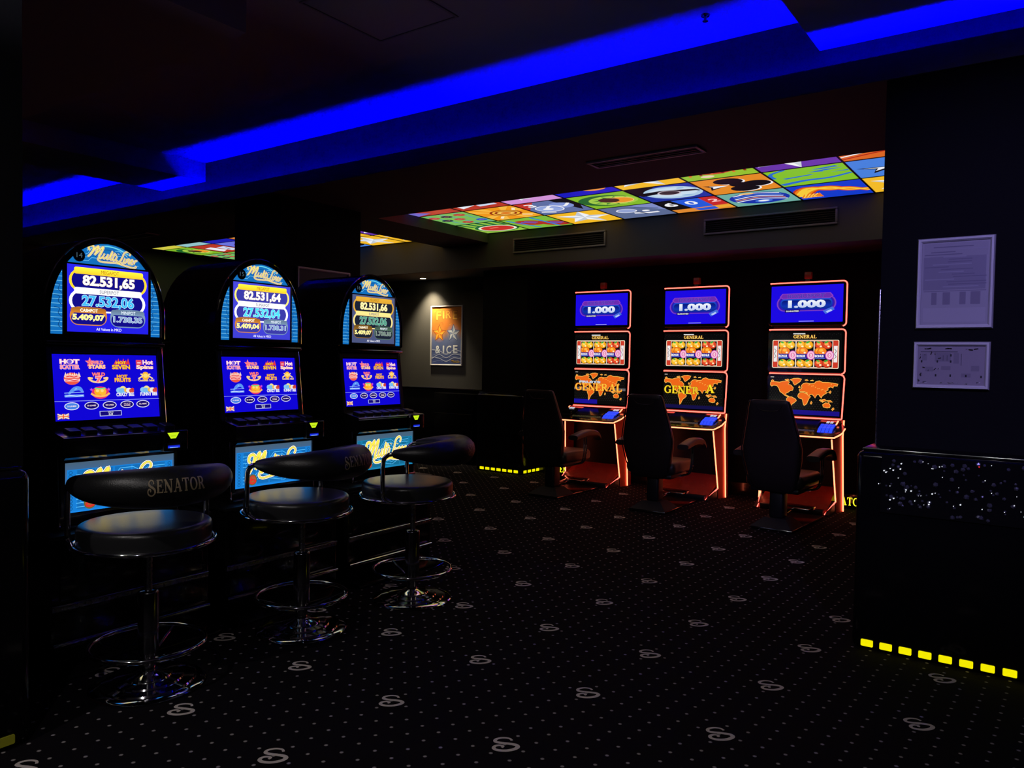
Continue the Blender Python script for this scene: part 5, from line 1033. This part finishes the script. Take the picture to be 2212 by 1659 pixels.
def tall_machine(loc, mode, label):
    t = thing('tall_slot_machine', label, 'slot machine', loc, 0, 'tall red edged slot machines along the back wall')
    hw = 0.335
    EX, EZ, NF = (1, 0, 0), (0, 0, 1), (0, -1, 0)
    obj('back_body', MB().rbox(-0.30, 0.30, 0.03, 0.145, 0.10, 2.00, 0.02, 3), 'satin_black', t)
    def edge_strip(par, pts, r=0.0062, m='led_red'): return obj('edge_light', MB().tube(pts, r, 8), m, par)
    def unit(name, z0, z1, inset, art, tilt=0.0):
        h = z1 - z0
        b = obj(name, MB().prism(rrect(-hw, 0, hw, h, 0.03, 5), EX, EZ, NF, 0.06, (0, -0.02, z0), 0.006), 'gloss_black', t)
        s_ = obj('screen', MB().box(-hw + inset, hw - inset, -0.0225, -0.019, z0 + 0.030, z1 - 0.022), 'gloss_black', b)
        cv = Canvas(); art(cv, -hw + inset + 0.002, z0 + 0.032, hw - inset - 0.002, z1 - 0.024); cv.build('print', 'screen_glow', s_, (0, -0.0226, 0), EX, EZ)
        rr = 0.032; p = [(-hw + 0.01, z1 + 0.004)] + arc(hw - rr + 0.004, z1 - rr + 0.004, rr, 90, 0, 6) + arc(hw - rr + 0.004, z0 + rr - 0.004, rr, 0, -80, 6)
        edge_strip(b, [(x, -0.012, z) for x, z in p])
        return b
    unit('top_monitor', 1.632, 2.018, 0.022, bonus_art)
    unit('middle_monitor', 1.208, 1.594, 0.022, lambda c, a, b, d, e: reel_art(c, a, b, d, e, mode))
    # lower monitor narrows a little towards its foot
    z0, z1 = 0.812, 1.194
    ol = [(-hw + 0.01, z0), (hw - 0.012, z0), (hw, z1 - 0.03), (hw - 0.01, z1 - 0.008), (hw - 0.03, z1), (-hw + 0.03, z1), (-hw + 0.01, z1 - 0.008), (-hw, z1 - 0.03)]
    b = obj('lower_monitor', MB().prism(ol, EX, EZ, NF, 0.06, (0, -0.02, 0), 0.006), 'gloss_black', t)
    s_ = obj('screen', MB().box(-hw + 0.022, hw - 0.026, -0.0225, -0.019, z0 + 0.018, z1 - 0.014), 'gloss_black', b)
    cv = Canvas(); map_art(cv, -hw + 0.024, z0 + 0.020, hw - 0.028, z1 - 0.016, mode); cv.build('print', 'screen_glow', s_, (0, -0.0226, 0), EX, EZ)
    edge_strip(b, [(-hw + 0.02, -0.014, z1 + 0.004), (hw - 0.03, -0.014, z1 + 0.004), (hw - 0.006, -0.014, z1 - 0.006), (hw + 0.004, -0.014, z1 - 0.03), (hw - 0.010, -0.014, z0), (hw - 0.014, -0.014, z0 - 0.006)])
    edge_strip(b, [(-hw + 0.012, -0.018, z0 - 0.008), (hw - 0.016, -0.018, z0 - 0.008)])
    obj('link_bar', MB().rbox(-0.29, 0.29, -0.004, 0.03, 1.594, 1.632, 0.006), 'satin_black', t)
    obj('link_bar', MB().rbox(-0.29, 0.29, -0.004, 0.03, 1.194, 1.208, 0.003), 'satin_black', t)
    tp = obj('topper', MB().rbox(-0.03, 0.03, 0.0, 0.05, 2.055, 2.118, 0.006), 'topper_red', t)
    obj('topper_stem', MB().rbox(-0.022, 0.022, 0.005, 0.045, 2.0, 2.056, 0.004), 'satin_black', tp)
    # console: sloping shelf with rounded front corners
    yf, yb, zf, zb = -0.40, -0.03, 0.672, 0.790
    hc = 0.385; rc = 0.15
    out = [(-hw + 0.02, yb), (-hc, yb - 0.12)] + [(-hc + rc + rc * math.cos(R(a)), yf + rc + rc * math.sin(R(a)) * 0.8) for a in (180, 202, 225, 247, 270)] + [(hc - rc + rc * math.cos(R(a)), yf + rc + rc * math.sin(R(a)) * 0.8) for a in (270, 292, 315, 337, 360)] + [(hc, yb - 0.12), (hw - 0.02, yb)]
    zt = lambda y: zf + (zb - zf) * (max(y, -0.36) - yf) / (yb - yf) if y > -0.30 else zf + 0.012
    k = len(out); vs = [(x, y, zt(y)) for x, y in out] + [(x, y, zt(y) - 0.03) for x, y in out]
    cs = obj('console', MB().add(vs, [list(range(k)), list(range(k, 2 * k))[::-1]] + [(i, i + k, (i + 1) % k + k, (i + 1) % k) for i in range(k)]), 'gloss_black', t)
    edge_strip(cs, [(x, y - 0.004, zt(y) - 0.016) for x, y in out[1:-1]], 0.0065, 'led_amber')
    yy = lambda v: -0.34 + 0.26 * v
    zz = lambda v: zt(yy(v)) + 0.004
    def deck(name, u0, u1, v0, v1, h_, m, par, dz=0.0):
        return obj(name, MB().add([(u, yy(v), zz(v) + d + dz) for d in (0, h_) for v in (v0, v1) for u in (u0, u1)], [(0, 2, 3, 1), (4, 5, 7, 6), (0, 1, 5, 4), (2, 6, 7, 3), (0, 4, 6, 2), (1, 3, 7, 5)]), m, par)
    deck('touch_deck', -0.165, 0.165, 0.30, 1.10, 0.006, 'gloss_black', cs)
    deck('deck_edge', -0.17, 0.165, 0.12, 0.24, 0.006, 'brushed', cs)
    deck('deck_rim', 0.160, 0.166, 0.26, 1.1, 0.012, 'dark_chrome', cs)
    kp = deck('key_pad', 0.185, 0.315, 0.10, 0.75, 0.010, 'gloss_black', cs)
    for i in range(4):
        for j in range(3): deck('key', 0.192 + 0.031 * i, 0.217 + 0.031 * i, 0.14 + 0.2 * j, 0.28 + 0.2 * j, 0.008, 'key_blue', kp, 0.010)
    for i in range(2): deck('indicator', 0.225 + 0.032 * i, 0.248 + 0.032 * i, 0.80, 0.92, 0.006, 'key_white', kp, 0.012)
    kl = deck('ticket_unit', -0.315, -0.185, 0.10, 0.75, 0.030, 'gloss_black', cs)
    for i in range(2): deck('indicator', -0.278 + 0.032 * i, -0.254 + 0.032 * i, 0.62, 0.74, 0.006, 'key_white', kl, 0.030)
    deck('ticket_slot', -0.30, -0.20, 0.22, 0.34, 0.005, 'chrome', kl, 0.030)
    # side panels between the two light lines
    for s in (-1, 1):
        X_ = lambda a: s * a
        pts = [(0.345, -0.03, 0.80), (0.348, -0.06, 0.70), (0.350, -0.09, 0.0), (0.325, -0.13, 0.10), (0.285, -0.23, 0.68), (0.305, -0.18, 0.745)]
        fr_ = [(X_(0.320), -0.10, 0.80), (X_(0.292), -0.22, 0.70), (X_(0.325), -0.14, 0.095), (X_(0.325), -0.14, 0.0), (X_(0.362), -0.05, 0.0), (X_(0.345), -0.06, 0.66), (X_(0.345), -0.03, 0.80)]
        bk = [(p[0] * 0.98, p[1] + 0.10, p[2]) for p in fr_]
        n_ = len(fr_)
        sp_ = obj('side_panel', MB().add(fr_ + bk, [list(range(n_)), list(range(n_, 2 * n_))[::-1]] + [(i, i + n_, (i + 1) % n_ + n_, (i + 1) % n_) for i in range(n_)]), 'red_panel', t)
        edge_strip(sp_, [(X_(0.318), -0.108, 0.795), (X_(0.292), -0.232, 0.698), (X_(0.325), -0.150, 0.095)], 0.0062, 'led_amber')
        edge_strip(sp_, [(X_(0.350), -0.036, 0.80), (X_(0.350), -0.068, 0.66), (X_(0.368), -0.058, 0.006)], 0.0062, 'led_amber')
        ft = obj('foot', MB().prism([(0, 0), (0.25, 0), (0.25, 0.012), (0.03, 0.10), (0, 0.10)], (0, -1, 0), (0, 0, 1), (1, 0, 0), 0.03, (s * 0.325 + 0.015 - s * 0.02, -0.12, 0.0)), 'satin_black', t)
        edge_strip(ft, [(s * 0.325, -0.150, 0.098), (s * 0.285, -0.352, 0.012)], 0.0055, 'led_red')
    # footwell
    obj('well_back', MB().box(-0.30, 0.30, 0.02, 0.03, 0.05, 0.80), 'satin_black', t)
    obj('foot_plate', MB().prism([(0.02, 0.02), (0.02, 0.20), (-0.06, 0.155), (-0.12, 0.125), (-0.30, 0.040), (-0.31, 0.0), (0.02, 0.0)], (0, 1, 0), (0, 0, 1), (1, 0, 0), 0.58, (0.29, 0, 0)), 'foot_panel', t)
    obj('kick_step', MB().rbox(-0.27, 0.27, -0.345, -0.295, 0.0, 0.045, 0.006), 'satin_black', t)
    return t
GX = (-3.965, -2.925, -1.872)
tall_machine((GX[0], 7.15, 0), 0, 'tall slot machine with red light edges and FRUITS GENERAL map, nearest the back column')
tall_machine((GX[1], 7.15, 0), 1, 'tall slot machine with red light edges, middle of the three along the back wall')
tall_machine((GX[2], 7.15, 0), 2, 'tall slot machine with red light edges and unobstructed orange map, nearest the notice column')

# ------------------------------------------------------------------ leather gaming chairs
def gaming_chair():
    t = thing('gaming_chair', 'x', 'chair', (0, 0, 0), 0, 'black leather gaming chairs at the tall machines')
    # local: seat faces +y (the machine); pedestal at the origin
    obj('floor_plate', MB().rbox(-0.165, 0.165, -0.16, 0.62, 0.0, 0.022, 0.006), 'dark_chrome', t)
    w0 = [(-0.16, -0.16), (0.16, -0.16), (0.16, 0.14), (-0.16, 0.14)]; w1 = [(-0.085, -0.07), (0.085, -0.07), (0.085, 0.08), (-0.085, 0.08)]
    obj('base_cover', MB().add([(x, y, 0.022) for x, y in w0] + [(x, y, 0.085) for x, y in w1], [(0, 1, 2, 3), (7, 6, 5, 4)] + [(i, (i + 1) % 4, (i + 1) % 4 + 4, i + 4) for i in range(4)]), 'rubber', t)
    obj('pedestal', MB().rbox(-0.055, 0.055, -0.055, 0.065, 0.08, 0.30, 0.02, 3), 'satin_black', t)
    obj('foot_bar', MB().rbox(-0.15, 0.15, 0.28, 0.46, 0.10, 0.125, 0.008).rbox(-0.03, 0.03, 0.02, 0.30, 0.10, 0.125, 0.006), 'dark_chrome', t)
    obj('seat_pan', MB().rbox(-0.19, 0.19, -0.10, 0.26, 0.29, 0.33, 0.015), 'satin_black', t)
    obj('seat', MB().rbox(-0.225, 0.225, -0.13, 0.36, 0.325, 0.435, 0.045, 4), 'chair_leather', t)
    # backrest: lofted rounded sections, wide at the waist, tapering to a squared top
    secs = [(0.300, 0.13, 0.05, -0.08), (0.33, 0.165, 0.075, -0.10), (0.42, 0.195, 0.085, -0.13), (0.55, 0.222, 0.085, -0.155), (0.64, 0.228, 0.08, -0.165), (0.76, 0.205, 0.072, -0.185), (0.88, 0.178, 0.064, -0.21), (0.975, 0.158, 0.056, -0.235), (1.002, 0.146, 0.05, -0.24), (1.010, 0.125, 0.035, -0.243)]
    vs = []; fs = []; n = 28
    for (z, hw, th, y) in secs:
        for i in range(n):
            a = 2 * math.pi * i / n; ca, sa = math.cos(a), math.sin(a); e = 0.38
            vs.append((hw * math.copysign(abs(ca) ** e, ca), y + th / 2 * math.copysign(abs(sa) ** 0.6, sa), z))
    for k in range(len(secs) - 1):
        for i in range(n): fs.append((k * n + i, k * n + (i + 1) % n, (k + 1) * n + (i + 1) % n, (k + 1) * n + i))
    fs += [list(range(n))[::-1], list(range((len(secs) - 1) * n, len(secs) * n))]
    bk = obj('backrest', MB().add(vs, fs, True), 'chair_leather', t)
    for s in (-1, 1):
        obj('piping', MB().tube(spline([(s * (hw + 0.002) * 0.985, y - th * 0.42, z) for (z, hw, th, y) in secs[1:-1]], 3), 0.0045, 6), 'leather', bk)
    obj('seam', MB().tube(spline([(-0.10, -0.262, 0.97), (-0.06, -0.254, 0.93), (0.06, -0.254, 0.93), (0.10, -0.262, 0.97)], 4), 0.003, 6), 'leather', bk)
    for s in (-1, 1):
        # padded arm with drooping front, on a bent chrome tube pair
        ap = [(-0.10, 0.585, 0.030), (0.0, 0.600, 0.036), (0.12, 0.615, 0.038), (0.24, 0.612, 0.038), (0.31, 0.592, 0.036), (0.345, 0.555, 0.030)]
        vs = []; fs = []; n = 14
        for (y, z, hh) in spline(ap, 3):
            for i in range(n):
                a = 2 * math.pi * i / n; vs.append((s * 0.285 + 0.050 * math.copysign(abs(math.cos(a)) ** 0.6, math.cos(a)), y, z - 0.01 + hh * 0.75 * math.copysign(abs(math.sin(a)) ** 0.7, math.sin(a))))
        m = len(vs) // n
        for k in range(m - 1):
            for i in range(n): fs.append((k * n + i, k * n + (i + 1) % n, (k + 1) * n + (i + 1) % n, (k + 1) * n + i))
        fs += [list(range(n))[::-1], list(range((m - 1) * n, m * n))]
        ar = obj('armrest', MB().add(vs, fs, True), 'chair_leather', t)
        for dy in (0.02, 0.06):
            obj('arm_tube', MB().tube(spline([(s * 0.285, 0.08 + dy, 0.585), (s * 0.288, 0.08 + dy, 0.48), (s * 0.285, 0.08 + dy, 0.40), (s * 0.262, 0.08 + dy, 0.33), (s * 0.20, 0.08 + dy, 0.305), (s * 0.15, 0.08 + dy, 0.30)], 5), 0.008, 8), 'chrome', ar)
    return t
ch = gaming_chair(); ch.location = (-3.90, 6.12, 0); ch['label'] = 'black leather gaming chair nearest the back column, armrest turned to the first tall machine'
copy_tree(ch, (-2.83, 6.10, 0), R(2), 'black leather gaming chair in front of the middle tall machine')
copy_tree(ch, (-1.762, 6.06, 0), R(-3), 'black leather gaming chair covering the lower left of the tall machine nearest the notice column')
copy_tree(ch, (-0.80, 6.10, 0), 0, 'black leather gaming chair mostly hidden behind the notice column')
